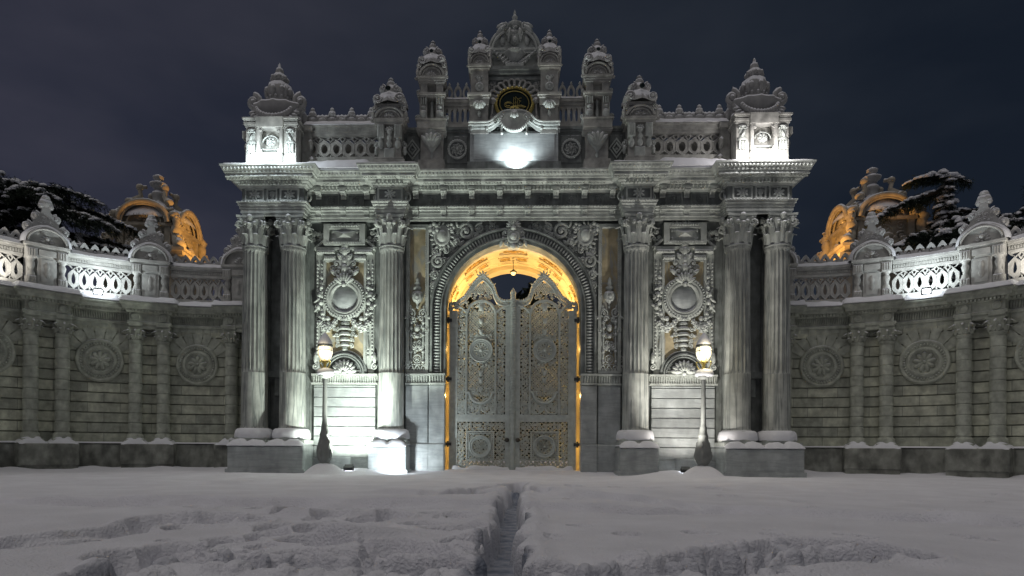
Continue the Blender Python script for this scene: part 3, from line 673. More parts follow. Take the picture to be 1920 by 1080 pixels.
        for hh in (-.2,.0,.2,.4): sw.ball(cx+s*.78,my+hh+.3,.12,.09,.06,.06,rot=s*.5); scroll(sw,cx+s*.82,my+hh+.2,.07,1.2,s,hh*9,.022,.1)
        part(sw,'swag','marble',mo)
    dr=M()
    for k,(hh,r_) in enumerate(((-.72,.17),(-.86,.15),(-1.02,.2),(-1.2,.19),(-1.38,.16),(-1.55,.15),(-1.7,.1),(-1.82,.06))):
        dr.lathe([(0,0),(r_,.0),(r_*1.05,.05),(r_*.7,.11),(0,.13)],cx,my+hh,.1,seg=14,axis='y',sz=.9)
        for s in (-1,1):
            if k in (2,3,4,5): scroll(dr,cx+s*(r_+.07),my+hh+.03,.08,1.3,s,k,.025,.12)
            if k==3: dr.ball(cx+s*.36,my+hh,.1,.07,.05,.05)
    part(dr,'drop_ornament','marble',mo)
    # half-round hood with a shell
    sh=M(); sy=3.23
    t=np.linspace(0,PI,25)
    for r_,n_,q in ((.72,.12,.05),(.64,.2,.035),(.56,.17,.03)): sh.tube(np.stack([cx+r_*np.cos(t),sy+r_*np.sin(t),0*t+n_],1),q,6)
    sh.grid(np.stack([np.stack([cx+.7*np.cos(t),sy+.7*np.sin(t),0*t+.1],1),np.stack([cx+.4*np.cos(t),sy+.4*np.sin(t),0*t+.1],1)],1))
    ho=part(sh,'hood','marble_dark',fr)
    s2=M(); fan(s2,cx,sy+.02,.45,9,0,PI,.2,w=.14); fan(s2,cx,sy+.02,.28,7,.1,PI-.1,.27,w=.09); part(s2,'shell','marble',ho)
    # upper tablet between the capitals
    tb=M(); h0,h1=7.42,8.1; o=[(cx-.68,h0),(cx+.68,h0),(cx+.68,h1),(cx-.68,h1)]; i_=[(cx-.5,h0+.1),(cx+.5,h0+.1),(cx+.5,h1-.16),(cx-.5,h1-.16)]
    tb.ringp(o,i_,0,.28); tb.add([(cx-.5,h0+.1,.12),(cx+.5,h0+.1,.12),(cx+.5,h1-.16,.12),(cx-.5,h1-.16,.12),(cx,(h0+h1)/2,.34)],[(0,1,4),(1,2,4),(2,3,4),(3,0,4)])
    beads(tb,cx-.45,h1-.08,cx+.45,h1-.08,11,.042,.29); beads(tb,cx-.6,h0+.06,cx+.6,h0+.06,15,.03,.28); acanthus_mass(tb,cx-.6,cx+.6,h1-.14,h1+.02,.26,50,8,(.05,.07),.02)
    for s in (-1,1):
        for hh in (h0+.2,h1-.24): tb.ball(cx+s*.4,hh,.16,.055)
        tb.tube([(cx+s*1.0,h0-.08,.12),(cx+s*.66,h0+.2,.14)],.05,5)
    t_=part(tb,'tablet','marble')
    sc_=M()
    for s in (-1,1):
        acanthus_mass(sc_,*sorted((cx+s*.7,cx+s*1.12)),h0+.1,h1-.15,.08,31+s,9,(.08,.13),.03)
    part(sc_,'scrollwork','marble',t_)
    return [nb,fr,mo,t_]
for p in niche(): mirror(p)

# --- doorway: jamb pilasters with trophies, archivolt, spandrels, keystone
def doorside():
    pl=M(); pl.bev(2.76,3.5,.95,2.85,-.02,.2,.02); pl.bev(2.72,3.52,-.1,.95,-.02,.3,.03); pl.bev(2.2,2.72,.95,2.85,-.02,.3,.02); pl.bev(2.2,2.74,-.1,.95,-.02,.36,.03)
    p=part(pl,'jamb_pier','marble_block')
    fb=M()
    for x0,x1,n in ((2.76,3.5,.2),(2.2,2.72,.3)):
        fb.box(x0-.01,x1+.01,2.86,2.92,-.02,n+.05); fb.box(x0-.01,x1+.01,3.16,3.22,-.02,n+.07); fb.box(x0,x1,2.92,3.16,-.02,n-.02); k=int((x1-x0)/.078)
        for i in range(k): x=x0+(i+.5)*(x1-x0)/k; fb.tube([(x,2.93,n),(x,3.15,n)],.025,6)
    part(fb,'fluted_band','marble',p)
    pn=M(); x0,x1,h0,h1=2.76,3.5,3.25,8.1
    o=[(x0,h0),(x1,h0),(x1,h1),(x0,h1)]; i_=[(x0+.11,h0+.1),(x1-.11,h0+.1),(x1-.11,h1-.12),(x0+.11,h1-.12)]; pn.ringp(o,i_,-.02,.16)
    beads(pn,x0+.1,h0+2.4,x0+.1,h1-.12,40,.022,.16); beads(pn,x1-.1,h0+2.4,x1-.1,h1-.12,40,.022,.16); beads(pn,x0+.12,h1-.1,x1-.12,h1-.1,10,.028,.16)
    q=part(pn,'panel_frame','marble')
    f2=M(); f2.box(x0+.1,x1-.1,h0,h1-.1,-.02,.06); part(f2,'panel_field','yellow_marble',q)
    tr=M(); cx=(x0+x1)/2; a=.37
    # finial
    tr.lathe([(0,0),(.03,.02),(.05,.08),(.02,.14),(.06,.2),(.14,.26),(.18,.36),(.19,.46),(.15,.55),(.06,.6),(.13,.64),(.14,.7),(.06,.76),(.1,.83),(.05,.9),(.07,.95),(0,1.05)],cx,5.35,.12,seg=16,sz=.7)
    tr.lathe([(.15,0),(.15,.03),(.11,.06),(.08,.03),(.05,.08),(0,.09)],cx,5.72,.24,seg=18,axis='z')
    for s in (-1,1):
        tr.lathe([(.02,0),(.06,.04),(.02,.1),(.05,.15),(0,.22)],cx+s*.22,5.28,.14,seg=8)
        scroll(tr,cx+s*.2,5.2,.15,1.5,s,PI/2,.035,.14); scroll(tr,cx+s*.12,5.02,.1,1.3,-s,0,.03,.16); leafb(tr,cx+s*.3,5.1,-s*.4+(PI if s<0 else 0),.18,.1,.14)
        tr.tube([(cx+s*.2,3.6,.14),(cx+s*.2,5.0,.14)],.035,6)
        for hh in (3.62,3.95,4.5,4.72,4.9): tr.ball(cx+s*.2,hh,.16,.06)
        scroll(tr,cx+s*.3,4.65,.09,1.3,-s,PI/2,.03,.14); scroll(tr,cx+s*.08,4.5,.09,1.3,s,-PI/2,.025,.14); scroll(tr,cx+s*.32,4.2,.09,1.2,s,1,.025,.12)
        scroll(tr,cx+s*.08,4.25,.08,1.2,-s,0,.022,.12); scroll(tr,cx+s*.32,3.98,.07,1.2,-s,2,.02,.12)
        rosette(tr,cx+s*.34,3.72,.13,6,.1); 
    rosette(tr,cx,3.72,.15,8,.12); tr.ball(cx,4.72,.16,.1,.12,.08); fan(tr,cx,4.0,.25,7,.1,PI-.1,.12); tr.ball(cx,4.45,.16,.09,.07,.07)
    for k in range(4):
        x=x0+.06+k*.2; t=np.linspace(0,PI,10); tr.tube(np.stack([x+.1+.07*np.cos(t),3.38+.12*np.sin(t),0*t+.14],1),.025,5); tr.ball(x,3.36,.12,.04); tr.ball(x+.1,3.36,.12,.035,.08,.03)
    beads(tr,x0+.03,3.54,x1-.03,3.54,12,.03,.14); acanthus_mass(tr,x0+.02,x1-.02,4.3,5.2,.08,5,16,(.05,.09),.02); acanthus_mass(tr,x0+.02,x1-.02,3.75,4.3,.08,6,12,(.04,.07),.018)
    part(tr,'trophy_relief','marble',q)
    return [p,q]
for p in doorside(): mirror(p)
av=M()
def archpath(r,n,h0=3.2,k=33):
    t=np.linspace(0,PI,k); P=[(r,h,n) for h in np.linspace(h0,VZ,6)[:-1]]+[(r*math.cos(a),VZ+r*math.sin(a),n) for a in t]+[(-r,h,n) for h in np.linspace(VZ,h0,6)[1:]]
    return np.array(P)
# stepped archivolt: rings of constant section
def archring(mb,r0,r1,n0,n1,h0=3.2):
    A=archpath(r0,n0,h0); B=archpath(r0,n1,h0); C_=archpath(r1,n1,h0); D=archpath(r1,n0,h0)
    mb.grid(np.stack([A,B,C_,D],1),closed_v=True,smooth=False)
archring(av,2.19,2.29,-.3,.26); archring(av,2.29,2.36,-.02,.3); archring(av,2.36,2.6,-.02,.2); archring(av,2.6,2.7,-.02,.28)
for pth,q in ((archpath(2.33,.31),.03),(archpath(2.64,.3),.03)): av.tube(pth,q,5)
ao=part(av,'archivolt','marble_dark')
fl=M(); L_=archpath(2.48,.22,3.24,121); seg=np.linalg.norm(np.diff(L_,axis=0),axis=1); cs=np.concatenate([[0],np.cumsum(seg)]); k=118
for i in range(k):
    s_=(i+.5)*cs[-1]/k; p=np.array([np.interp(s_,cs,L_[:,j]) for j in range(3)]); p2=np.array([np.interp(s_+.02,cs,L_[:,j]) for j in range(3)])
    a=math.atan2(p2[1]-p[1],p2[0]-p[0])+PI/2; leafb(fl,p[0]-math.cos(a)*.12,p[1]-math.sin(a)*.12,a,.24,.062,.2,1.0)
part(fl,'leaf_band','marble',ao)
sp=M()
def spandrel(mb):
    c=(2.33,7.72)
    mb.lathe([(.31,0),(.33,.06),(.29,.1),(.24,.08),(.2,.06),(.16,.14),(.08,.18),(0,.19)],c[0],c[1],.12,seg=28,axis='z',sx=.85,sz=1.05)
    for k in range(16): a=k*PI/8; leafb(mb,c[0]+.27*math.cos(a),c[1]+.33*math.sin(a),a+.5,.16,.08,.18)
    fan(mb,2.6,7.98,.22,6,0,2*PI,.14); fan(mb,2.05,8.0,.16,5,0,2*PI,.14)
    scroll(mb,2.2,7.25,.14,1.3,1,0,.04,.14)
    for x,y,r,d,a0 in ((1.55,7.86,.27,1,.5),(1.1,7.98,.16,-1,2),(.72,8.03,.12,1,1),(1.25,7.72,.13,-1,4),(2.46,6.9,.23,-1,2),(2.56,6.45,.15,1,0),(2.25,6.95,.12,1,3),(2.6,6.1,.11,-1,2),(1.85,7.52,.14,1,5),(2.58,7.2,.12,1,1)):
        scroll(mb,x,y,r,1.6,d,a0,.045*r/.2+.008,.13,n=26)
        for k in range(5): a=a0+k*1.1; leafb(mb,x+math.cos(a)*r,y+math.sin(a)*r,a+.6*d,r*.95,r*.42,.12,.6)
    acanthus_mass(mb,.45,1.2,7.75,8.1,.1,3,12,(.05,.08),.02); acanthus_mass(mb,2.4,2.7,5.6,6.6,.1,4,14,(.05,.08),.02); acanthus_mass(mb,1.75,2.68,7.1,8.1,.1,8,24,(.06,.1),.022)
spandrel(sp); mirror(part(sp,'spandrel_relief','marble'))
ks=M(); fan(ks,0,8.0,.26,9,-.3,PI+.3,.3); 
ks.lathe([(.2,0),(.21,.06),(.17,.1),(.13,.06),(.1,.12),(.05,.17),(0,.18)],0,7.62,.3,seg=24,axis='z')
for s in (-1,1):
    scroll(ks,s*.26,7.78,.13,1.4,s,PI/2,.04,.26); scroll(ks,s*.2,7.42,.1,1.3,-s,0,.035,.3); leafb(ks,s*.3,7.7,-PI/2+s*.35,.42,.14,.24); leafb(ks,s*.14,7.45,PI/2+s*.5,.2,.1,.34)
ks.prism([(-.17,7.3),(.17,7.3),(.24,7.95),(-.24,7.95)],0,.3); ks.ball(0,7.33,.3,.13,.1,.12); ks.ball(0,7.9,.36,.1,.08,.1)
part(ks,'keystone','marble',ao)

# --- vaulted passage
vt=MB(V); A0=np.linspace(0,PI,49); 
Q=np.array([.1,.5,1.0,1.5,2.2,2.9]); AA,QQ=np.meshgrid(A0,Q,indexing='ij'); vt.grid(np.stack([AA,QQ,0*AA],-1))
vt.grid(np.stack([np.stack([A0,0*A0+2.5,0*A0],1),np.stack([A0,0*A0+2.5,0*A0+.2],1),np.stack([A0,0*A0+3.1,0*A0+.2],1),np.stack([A0,0*A0+3.1,0*A0-.3],1)],1),smooth=False)
for q,n_ in ((.42,.05),(.5,.07),(1.25,.07),(1.34,.05),(2.05,.07),(2.42,.05)): vt.tube(np.stack([A0,0*A0+q,0*A0+n_*.5],1),n_,6)
vp=M()
for s in (-1,1):
    vp.grid(np.array([[(s*2.3,h,-.1),(s*2.3,h,-2.5),(s*2.1,h,-2.5),(s*2.1,h,-3.1)] for h in (0,1,2,3,4,5.28)]),smooth=False)
    vp.box(*sorted((s*2.1,s*2.29)),5.1,5.3,-2.5,-.5); vp.box(*sorted((s*2.2,s*2.29)),4.9,5.1,-2.5,-.5); vp.box(*sorted((s*2.16,s*2.29)),0,5.1,-1.2,-.75); vp.box(*sorted((s*2.16,s*2.29)),0,5.1,-2.2,-1.9)
vo=part(vt,'vault','plaster_gold'); part(vp,'passage_wall','plaster_gold',vo)
vc=MB(V); vo_=MB(V)
for k in range(7):
    ac=PI/2+(k-3)*rad(36); hw=rad(14)
    for q0,q1,m_ in ((.6,1.16,0),(1.45,1.95,1)):
        subs=[(ac-hw,ac+hw)] if m_==0 else [(ac-hw,ac-.02),(ac+.02,ac+hw)]
        for a_,b_ in subs:
            if a_<.02 or b_>PI-.02: continue
            t=np.linspace(a_,b_,9); u=np.concatenate([t,t[::-1]]); qq=np.concatenate([0*t+q0,0*t+q1])
            ui=np.concatenate([np.linspace(a_+.025,b_-.025,9),np.linspace(b_-.025,a_+.025,9)]); qi=np.concatenate([0*t+q0+.05,0*t+q1-.05])
            vc.ringp(np.stack([u,qq],1),np.stack([ui,qi],1),0,.08)
            cm=(a_+b_)/2; cq=(q0+q1)/2; w_=(b_-a_)*VR
            ex=MB(); 
            T=lambda v,cm=cm,cq=cq: np.stack([cm+v[:,0]/VR,cq+v[:,1],v[:,2]],1)
            vo_.push(T); vc.push(T)
            vc.lathe([(1,0),(.98,.05),(.9,.05),(.88,0)],0,0,0,seg=24,axis='z',sx=w_*.4,sz=(q1-q0)*.36)
            acanthus_mass(vo_,-w_*.36,w_*.36,-(q1-q0)*.3,(q1-q0)*.3,.02,k*3+m_,22 if m_==0 else 9,(.06,.1),.035); vo_.ball(0,0,.03,.12,.1,.08)
            vc.pop(); vo_.pop()
    a_=PI/2+(k-3.5)*rad(36)
    if .1<a_<PI-.1: vc.box(a_-.07,a_+.07,.52,2.4,0,.07,nx=3)
part(vc,'coffer','plaster_gold',vo); part(vo_,'gilt_relief','gold_ornament',vo)

# --- attic
mat('snowy_stone',(.36,.36,.35),.85,.2,var=.15,bump=.3,snow=.5)
def crownbit(mb,x,n,h0,w_,h,dep=None):       # bell-shaped snowy crown with four scrolls, a round hole and a ball finial
    d=(dep or w_)
    t=[(.0,1.0),(.10,.98),(.16,.94),(.1,.9),(.2,.86),(.26,.8),(.2,.74),(.3,.7),(.42,.6),(.47,.5),(.44,.45),(.58,.38),(.78,.25),(.9,.12),(.92,0)]
    def rf(r,hh,th): return r*(1+.12*np.cos(4*th)**2*(hh<h*.7)-.03)
    mb.lathe([(r*w_/2,hh*h) for r,hh in t[::-1]],x,h0,n,seg=32,rf=rf,sz=d/w_)
    for s in (-1,1):
        scroll(mb,x+s*w_*.3,h0+h*.14,w_*.13,1.3,s,PI,w_*.04,n+d*.38); scroll(mb,x+s*w_*.2,h0+h*.56,w_*.09,1.3,s,PI/2,w_*.035,n+d*.2)
        mb.ball(x+s*w_*.36,h0+h*.16,n+d*.1,w_*.12,h*.13,d*.35); mb.ball(x+s*w_*.24,h0+h*.58,n,w_*.09,h*.09,d*.2)
    mb.ball(x,h0+h*.84,n,w_*.11,h*.05,w_*.11); mb.lathe([(w_*.09,0),(w_*.03,h*.05),(0,h*.1)],x,h0+h*.93,n,seg=10)
def archcap(mb,x,n0,n1,h0,w_,h):             # little curved gable with ear scrolls
    t=np.linspace(0,PI,15); a=w_*.42
    mb.box(x-w_*.5,x+w_*.5,h0,h0+h*.14,n0,n1+.05)
    pts=[(x-w_*.5,h0+h*.12),(x+w_*.5,h0+h*.12),(x+w_*.5,h0+h*.95)]+[(x+a*math.cos(q),h0+h*.2+h*.78*math.sin(q)) for q in t]+[(x-w_*.5,h0+h*.95)]
    mb.prism([(x-a,h0+.1*h),(x+a,h0+.1*h)]+[(x+a*math.cos(q),h0+h*.2+h*.78*math.sin(q)) for q in t],n0,n1-.04)
    mb.tube([(x+a*math.cos(q),h0+h*.2+h*.76*math.sin(q),n1) for q in t],w_*.045,6); mb.tube([(x+a*.75*math.cos(q),h0+h*.2+h*.55*math.sin(q),n1-.02) for q in t],w_*.03,6)
    fan(mb,x,h0+h*.16,a*.5,5,.1,PI-.1,n1-.03)
    for s in (-1,1):
        scroll(mb,x+s*w_*.46,h0+h*.85,w_*.09,1.3,s,PI/2,w_*.04,n1); leafb(mb,x+s*w_*.5,h0+h*.8,-PI/2,h*.75,w_*.14,n1-.04)
        scroll(mb,x+s*w_*.52,h0+h*.1,w_*.07,1.2,-s,0,w_*.035,n1-.05)
def moulding(mb,x0,x1,n0,n1,h,t=.08,o=.05):
    mb.box(x0-o*.4,x1+o*.4,h-t,h-t*.55,n0,n1+o*.4); mb.box(x0-o,x1+o,h-t*.55,h,n0,n1+o)
# pinnacle piers: small outer pair
def pinnacle_small():
    x=3.95; mb=M()
    mb.box(x-.5,x+.5,9.6,9.9,-.3,.95); moulding(mb,x-.4,x+.4,-.3,.86,9.98); mb.box(x-.36,x+.36,9.9,11.1,-.3,.78)
    moulding(mb,x-.42,x+.42,-.3,.86,11.2,.16,.07)
    o=part(mb,'pinnacle','parapet_stone')
    d=M()
    for s in (-1,1):
        d.bev(x+s*.27-.11,x+s*.27+.11,10.6,11.02,.7,.9,.02); 
        for k in (-1,0,1): d.tube([(x+s*.27+k*.06,10.66,.9),(x+s*.27+k*.06,10.98,.9)],.022,5)
        d.lathe([(.0,0),(.06,.03),(.1,.12),(.09,.2),(.04,.28),(.06,.32)],x+s*.27,10.28,.82,seg=10); scroll(d,x+s*.46,10.5,.1,1.3,s,PI/2,.03,.6); d.ball(x+s*.45,10.3,.6,.07,.14,.1)
    d.lathe([(0,0),(.07,.04),(.1,.14),(.05,.24),(.09,.32),(.05,.42),(.1,.5),(.06,.58),(0,.6)],x,10.3,.82,seg=12); fan(d,x,10.85,.16,5,0,PI,.82)
    d.bev(x-.16,x+.16,10.0,10.3,.7,.84,.02)
    part(d,'carving','marble',o)
    c=M(); archcap(c,x,-.2,.86,11.16,1.02,.44); part(c,'arched_cap','parapet_stone',o)
    c=M(); c.box(x-.46,x+.46,11.6,11.7,-.2,.84); crownbit(c,x,.6,11.64,1.12,1.0); cc=part(c,'crown','snowy_stone',o)
    h_=M(); h_.lathe([(.075,0),(.085,.03),(.06,.04)],x,12.06,1.06,seg=14,axis='z'); h_.lathe([(.07,0),(0,.001)],x,12.06,1.085,seg=14,axis='z'); part(h_,'round_hole','black_enamel',cc)
    return o
mirror(pinnacle_small())
def pinnacle_tall():
    x=2.65; n1=.55; mb=M(); mb.box(x-.42,x+.42,9.6,10.02,-.4,.62); mb.box(x-.36,x+.36,10.02,10.9,-.4,.45); moulding(mb,x-.42,x+.42,-.4,.6,11.0,.1,.05)
    mb.box(x-.45,x+.45,11.0,11.25,-.4,.68); moulding(mb,x-.44,x+.44,-.4,.66,11.3,.06,.06)
    for s in (-1,1): mb.box(*sorted((x+s*.14,x+s*.38)),11.3,12.05,-.4,.58)
    mb.box(x-.38,x+.38,11.3,12.05,-.4,.3); moulding(mb,x-.4,x+.4,-.4,.62,12.14,.12,.06)
    for s in (-1,1): mb.box(*sorted((x+s*.14,x+s*.36)),12.14,12.52,-.4,.52)
    mb.box(x-.36,x+.36,12.14,12.52,-.4,.35); moulding(mb,x-.38,x+.38,-.4,.56,12.62,.12,.06)
    o=part(mb,'pinnacle','parapet_stone')
    d=M(); d.lathe([(0,0),(.04,.05),(.05,.12),(.02,.17),(.1,.28),(.26,.48),(.32,.66),(.3,.78),(.36,.86)],x,10.12,.45,seg=16,sz=.6)
    for k in range(5): a=rad(50+20*k); leafb(d,x,10.42,a,.5,.16,.62,.6)
    for s in (-1,1):
        for k in (0,1,2): d.tube([(x+s*(.18+.07*k),11.78,.62),(x+s*(.18+.07*k),12.0,.62)],.025,5)
        d.ball(x+s*.26,11.5,.56,.12,.14,.1); scroll(d,x+s*.46,11.5,.08,1.3,s,0,.03,.35); d.ball(x+s*.26,11.7,.58,.09,.05,.08); scroll(d,x+s*.44,12.35,.07,1.3,s,0,.03,.3)
    d.lathe([(0,0),(.05,.03),(.07,.2),(.04,.5),(.06,.6),(0,.7)],x,11.32,.42,seg=10)
    part(d,'pendant_bracket','marble',o)
    c=M(); archcap(c,x,-.3,.6,12.62,.9,.48); part(c,'arched_cap','parapet_stone',o)
    c=M(); c.box(x-.4,x+.4,13.03,13.12,-.25,.5); crownbit(c,x,.3,13.06,.98,.94); cc=part(c,'crown','snowy_stone',o)
    h_=M(); h_.lathe([(.06,0),(0,.001)],x,13.46,.68,seg=12,axis='z'); part(h_,'round_hole','black_enamel',cc)
    return o
mirror(pinnacle_tall())
def pier_inner():
    x=1.12; mb=M(); mb.box(x-.28,x+.28,10.9,12.95,-.4,.5); moulding(mb,x-.3,x+.3,-.4,.6,12.12,.14,.08); mb.box(x-.31,x+.31,11.78,12.0,.3,.58); moulding(mb,x-.3,x+.3,-.4,.58,13.05,.12,.06)
    o=part(mb,'pinnacle','parapet_stone')
    d=M()
    for k in range(5): a=rad(-150+30*k); leafb(d,x,11.88,a,.26,.12,.6,.8)
    d.ball(x,11.75,.55,.2,.12,.12); d.lathe([(0,0),(.05,.04),(.07,.12),(.03,.2)],x,11.38,.55,seg=10); d.lathe([(.13,0),(.14,.04),(.09,.06),(.06,.02),(.04,.07),(0,.08)],x,12.38,.5,seg=18,axis='z')
    for s in (-1,1): scroll(d,x+s*.06,12.68,.07,1.3,s,0,.025,.52); d.bev(x+s*.25-.035,x+s*.25+.035,11.0,11.1,.5,.58,.01)
    d.ball(x,12.6,.52,.06,.1,.05); part(d,'carving','marble',o)
    c=M(); archcap(c,x,-.3,.55,13.04,.68,.42); part(c,'arched_cap','parapet_stone',o)
    c=M(); c.box(x-.31,x+.31,13.4,13.48,-.2,.48); crownbit(c,x,.26,13.42,.82,.92); cc=part(c,'crown','snowy_stone',o)
    h_=M(); h_.lathe([(.055,0),(0,.001)],x,13.78,.59,seg=12,axis='z'); part(h_,'round_hole','black_enamel',cc)
    return o
mirror(pier_inner())
# centre walls
mb=M(); mb.box(-3.6,3.6,9.6,11.1,-.5,.22); moulding(mb,-3.6,3.6,-.5,.26,11.2,.14,.06); mb.box(-1.5,1.5,9.6,10.0,-.1,.5)
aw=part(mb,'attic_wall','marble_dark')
for a,b in ((1.5,2.2),(3.06,3.5)):
    mb=M(); mb.bev(a,b,10.05,10.95,.1,.25,.02); mirror(part(mb,'recessed_panel','marble_dark',aw))
mb=M(); x=1.84; mb.lathe([(.32,0),(.31,.05),(.26,.06),(.25,.02)],x,10.5,.25,seg=28,axis='z')
for k in range(24): a=k*PI/12; mb.ball(x+.3*math.cos(a),10.5+.3*math.sin(a),.28,.035,nu=4,nv=5)
for k in range(8): a=k*PI/4; scroll(mb,x+.13*math.cos(a),10.5+.13*math.sin(a),.075,1.2,1,a,.02,.27,n=12)
mb.ball(x,10.5,.28,.06); mirror(part(mb,'round_rosette','marble',aw))
mb=M(); x=3.3; D=lambda r:[(x-r*.75,10.5),(x,10.5-r),(x+r*.75,10.5),(x,10.5+r)]
mb.ringp(D(.34),D(.27),.2,.3); mb.ringp(D(.2),D(.13),.2,.32); rosette(mb,x,10.5,.1,6,.25,False); mirror(part(mb,'diamond_panel','marble',aw))
# bright tablet with curved moulding
mb=M(); mb.bev(-1.42,1.42,9.98,11.0,.1,.45,.03); mb.bev(-1.3,1.3,10.08,10.92,.4,.47,.01); tb=part(mb,'tablet','marble_block')
mb=M(); t=np.linspace(-1.46,1.46,61); hh=11.07+.36*np.exp(-(np.abs(t)/.62)**4)
for dh,q,n_ in ((0,.045,.5),(.08,.055,.56),(.15,.04,.6)): mb.tube(np.stack([t,hh+dh,0*t+n_],1),q,6)
mb.grid(np.stack([np.stack([t,hh-.14,0*t+.46],1),np.stack([t,hh+.17,0*t+.58],1),np.stack([t,hh+.19,0*t+.2],1)],1)); part(mb,'tablet_cornice','marble',tb)
mb=M(); 
tt=np.linspace(0,PI,21); 
mb.prism([(-.38,11.28)]+[(-.42*math.cos(q),11.3-.38*math.sin(q)) for q in tt]+[(.3,11.42),(0,11.5),(-.3,11.42)],.45,.68)
for k in range(19): q=PI*(k+.5)/19; mb.ball(-.44*math.cos(q),11.3-.4*math.sin(q),.68,.055,nu=5,nv=6)
for s in (-1,1): scroll(mb,s*.4,11.33,.1,1.3,s,PI/2,.04,.66); mb.tube([(s*.4,11.1,.64),(s*.41,10.85,.64)],.03,6); mb.ball(s*.4,10.84,.64,.05,.07,.05); leafb(mb,s*.12,11.3,PI/2+s*.3,.26,.1,.7)
mb.ball(0,11.38,.72,.09,.12,.06); mb.ball(0,11.5,.6,.09,.09,.1); part(mb,'garland_cartouche','marble',tb)
# centre block, oval monogram
mb=M(); mb.box(-.86,.86,11.15,12.9,-.4,.3); mb.box(-.86,.86,11.15,11.25,-.1,.42); moulding(mb,-.9,.9,-.4,.42,13.05,.2,.1); mb.box(-.84,.84,12.68,12.78,.2,.38); cb=part(mb,'centre_block','marble_dark',aw)
oy=11.93; t=np.linspace(0,2*PI,48,endpoint=False)
mb=M()
for k in range(13):
    a=rad(8+164*k/12); a2=rad(8+164*(k+.5)/12)
    mb.tube([(.60*math.cos(a),oy+.53*math.sin(a),.36),(.80*math.cos(a),oy+.72*math.sin(a),.36)],.042,6); mb.ball(.62*math.cos(a),oy+.55*math.sin(a),.38,.05)
    if k<12:
        q=np.linspace(-1,1,7); da=rad(164/24); r_=.80+.07*np.cos(q*PI/2); aa=a2+q*da; mb.tube(np.stack([r_*np.cos(aa),oy+(r_-.08)*np.sin(aa),0*q+.36],1),.035,5)
for s in (-1,1):
    mb.lathe([(.1,0),(.11,.04),(.06,.05),(.04,.08),(0,.09)],s*.7,oy+.08,.34,seg=14,axis='z'); mb.tube([(s*.7,oy-.05,.36),(s*.72,oy-.35,.36)],.035,6); mb.lathe([(.09,0),(.03,.14),(.05,.16)],s*.73,oy-.52,.36,seg=10)
    acanthus_mass(mb,*sorted((s*.6,s*.84)),12.3,12.66,.3,12,5,(.05,.08),.02)
part(mb,'arched_rays','parapet_stone',cb)
mb=M()
ov=lambda rx_,ry_,n_:np.stack([rx_*np.cos(t),oy+ry_*np.sin(t),0*t+n_],1)
mb.tube(ov(.6,.52,.34),.055,6,closed=True); mb.tube(ov(.47,.395,.36),.014,5,closed=True)
for k in range(40): a=2*PI*k/40; leafb(mb,.6*math.cos(a),oy+.52*math.sin(a),a+PI/2+.5,.12,.05,.385,.8)
g_=part(mb,'gilt_wreath','gilding',cb)
mb=M(); mb.grid(np.stack([ov(.0001,.0001,.345),ov(.3,.25,.345),ov(.56,.48,.345)],1),closed_u=True); mg=part(mb,'monogram_disc','black_enamel',cb)
mb=M(); th_=.008
def stroke(p,r=th_): mb.tube([(x,y+oy,.36) for x,y in p],r,5)
ev=lambda cx,cy,rx_,ry_,a0,a1,k=18:[(cx+rx_*math.cos(a),cy+ry_*math.sin(a)) for a in np.linspace(a0,a1,k)]
stroke([(-.03,-.2),(-.02,.2)],.009); stroke([(.04,-.2),(.045,.22)],.009); stroke([(.10,-.18),(.11,.17)],.009)
for x_,y_ in ((-.02,.2),(.045,.22),(.11,.17)): stroke([(x_,y_),(x_+.07,y_-.1),(x_+.03,y_-.22)],.007)
stroke(ev(-.19,-.04,.13,.09,.2,5.6)); stroke(ev(-.2,-.03,.08,.05,.2,5.4)); stroke([(-.06,-.09),(.1,-.08),(.22,-.06),(.38,-.12)],.01); stroke([(-.06,-.12),(.1,-.12),(.24,-.1),(.34,-.14)],.008)
stroke(ev(0,-.17,.12,.08,0,2*PI),.013); stroke(ev(.02,-.16,.07,.05,0,2*PI),.011); stroke(ev(-.05,-.2,.09,.06,1,5),.011); stroke(ev(.1,-.19,.06,.05,-1,3),.011)
for x_ in (.18,.22,.26,.3): stroke([(x_,-.17),(x_,-.14)],.006)
mb.ball(-.22,oy-.2,.36,.018); stroke(ev(.2,.12,.06,.05,1,5),.006); part(mb,'calligraphy','gilding',mg)
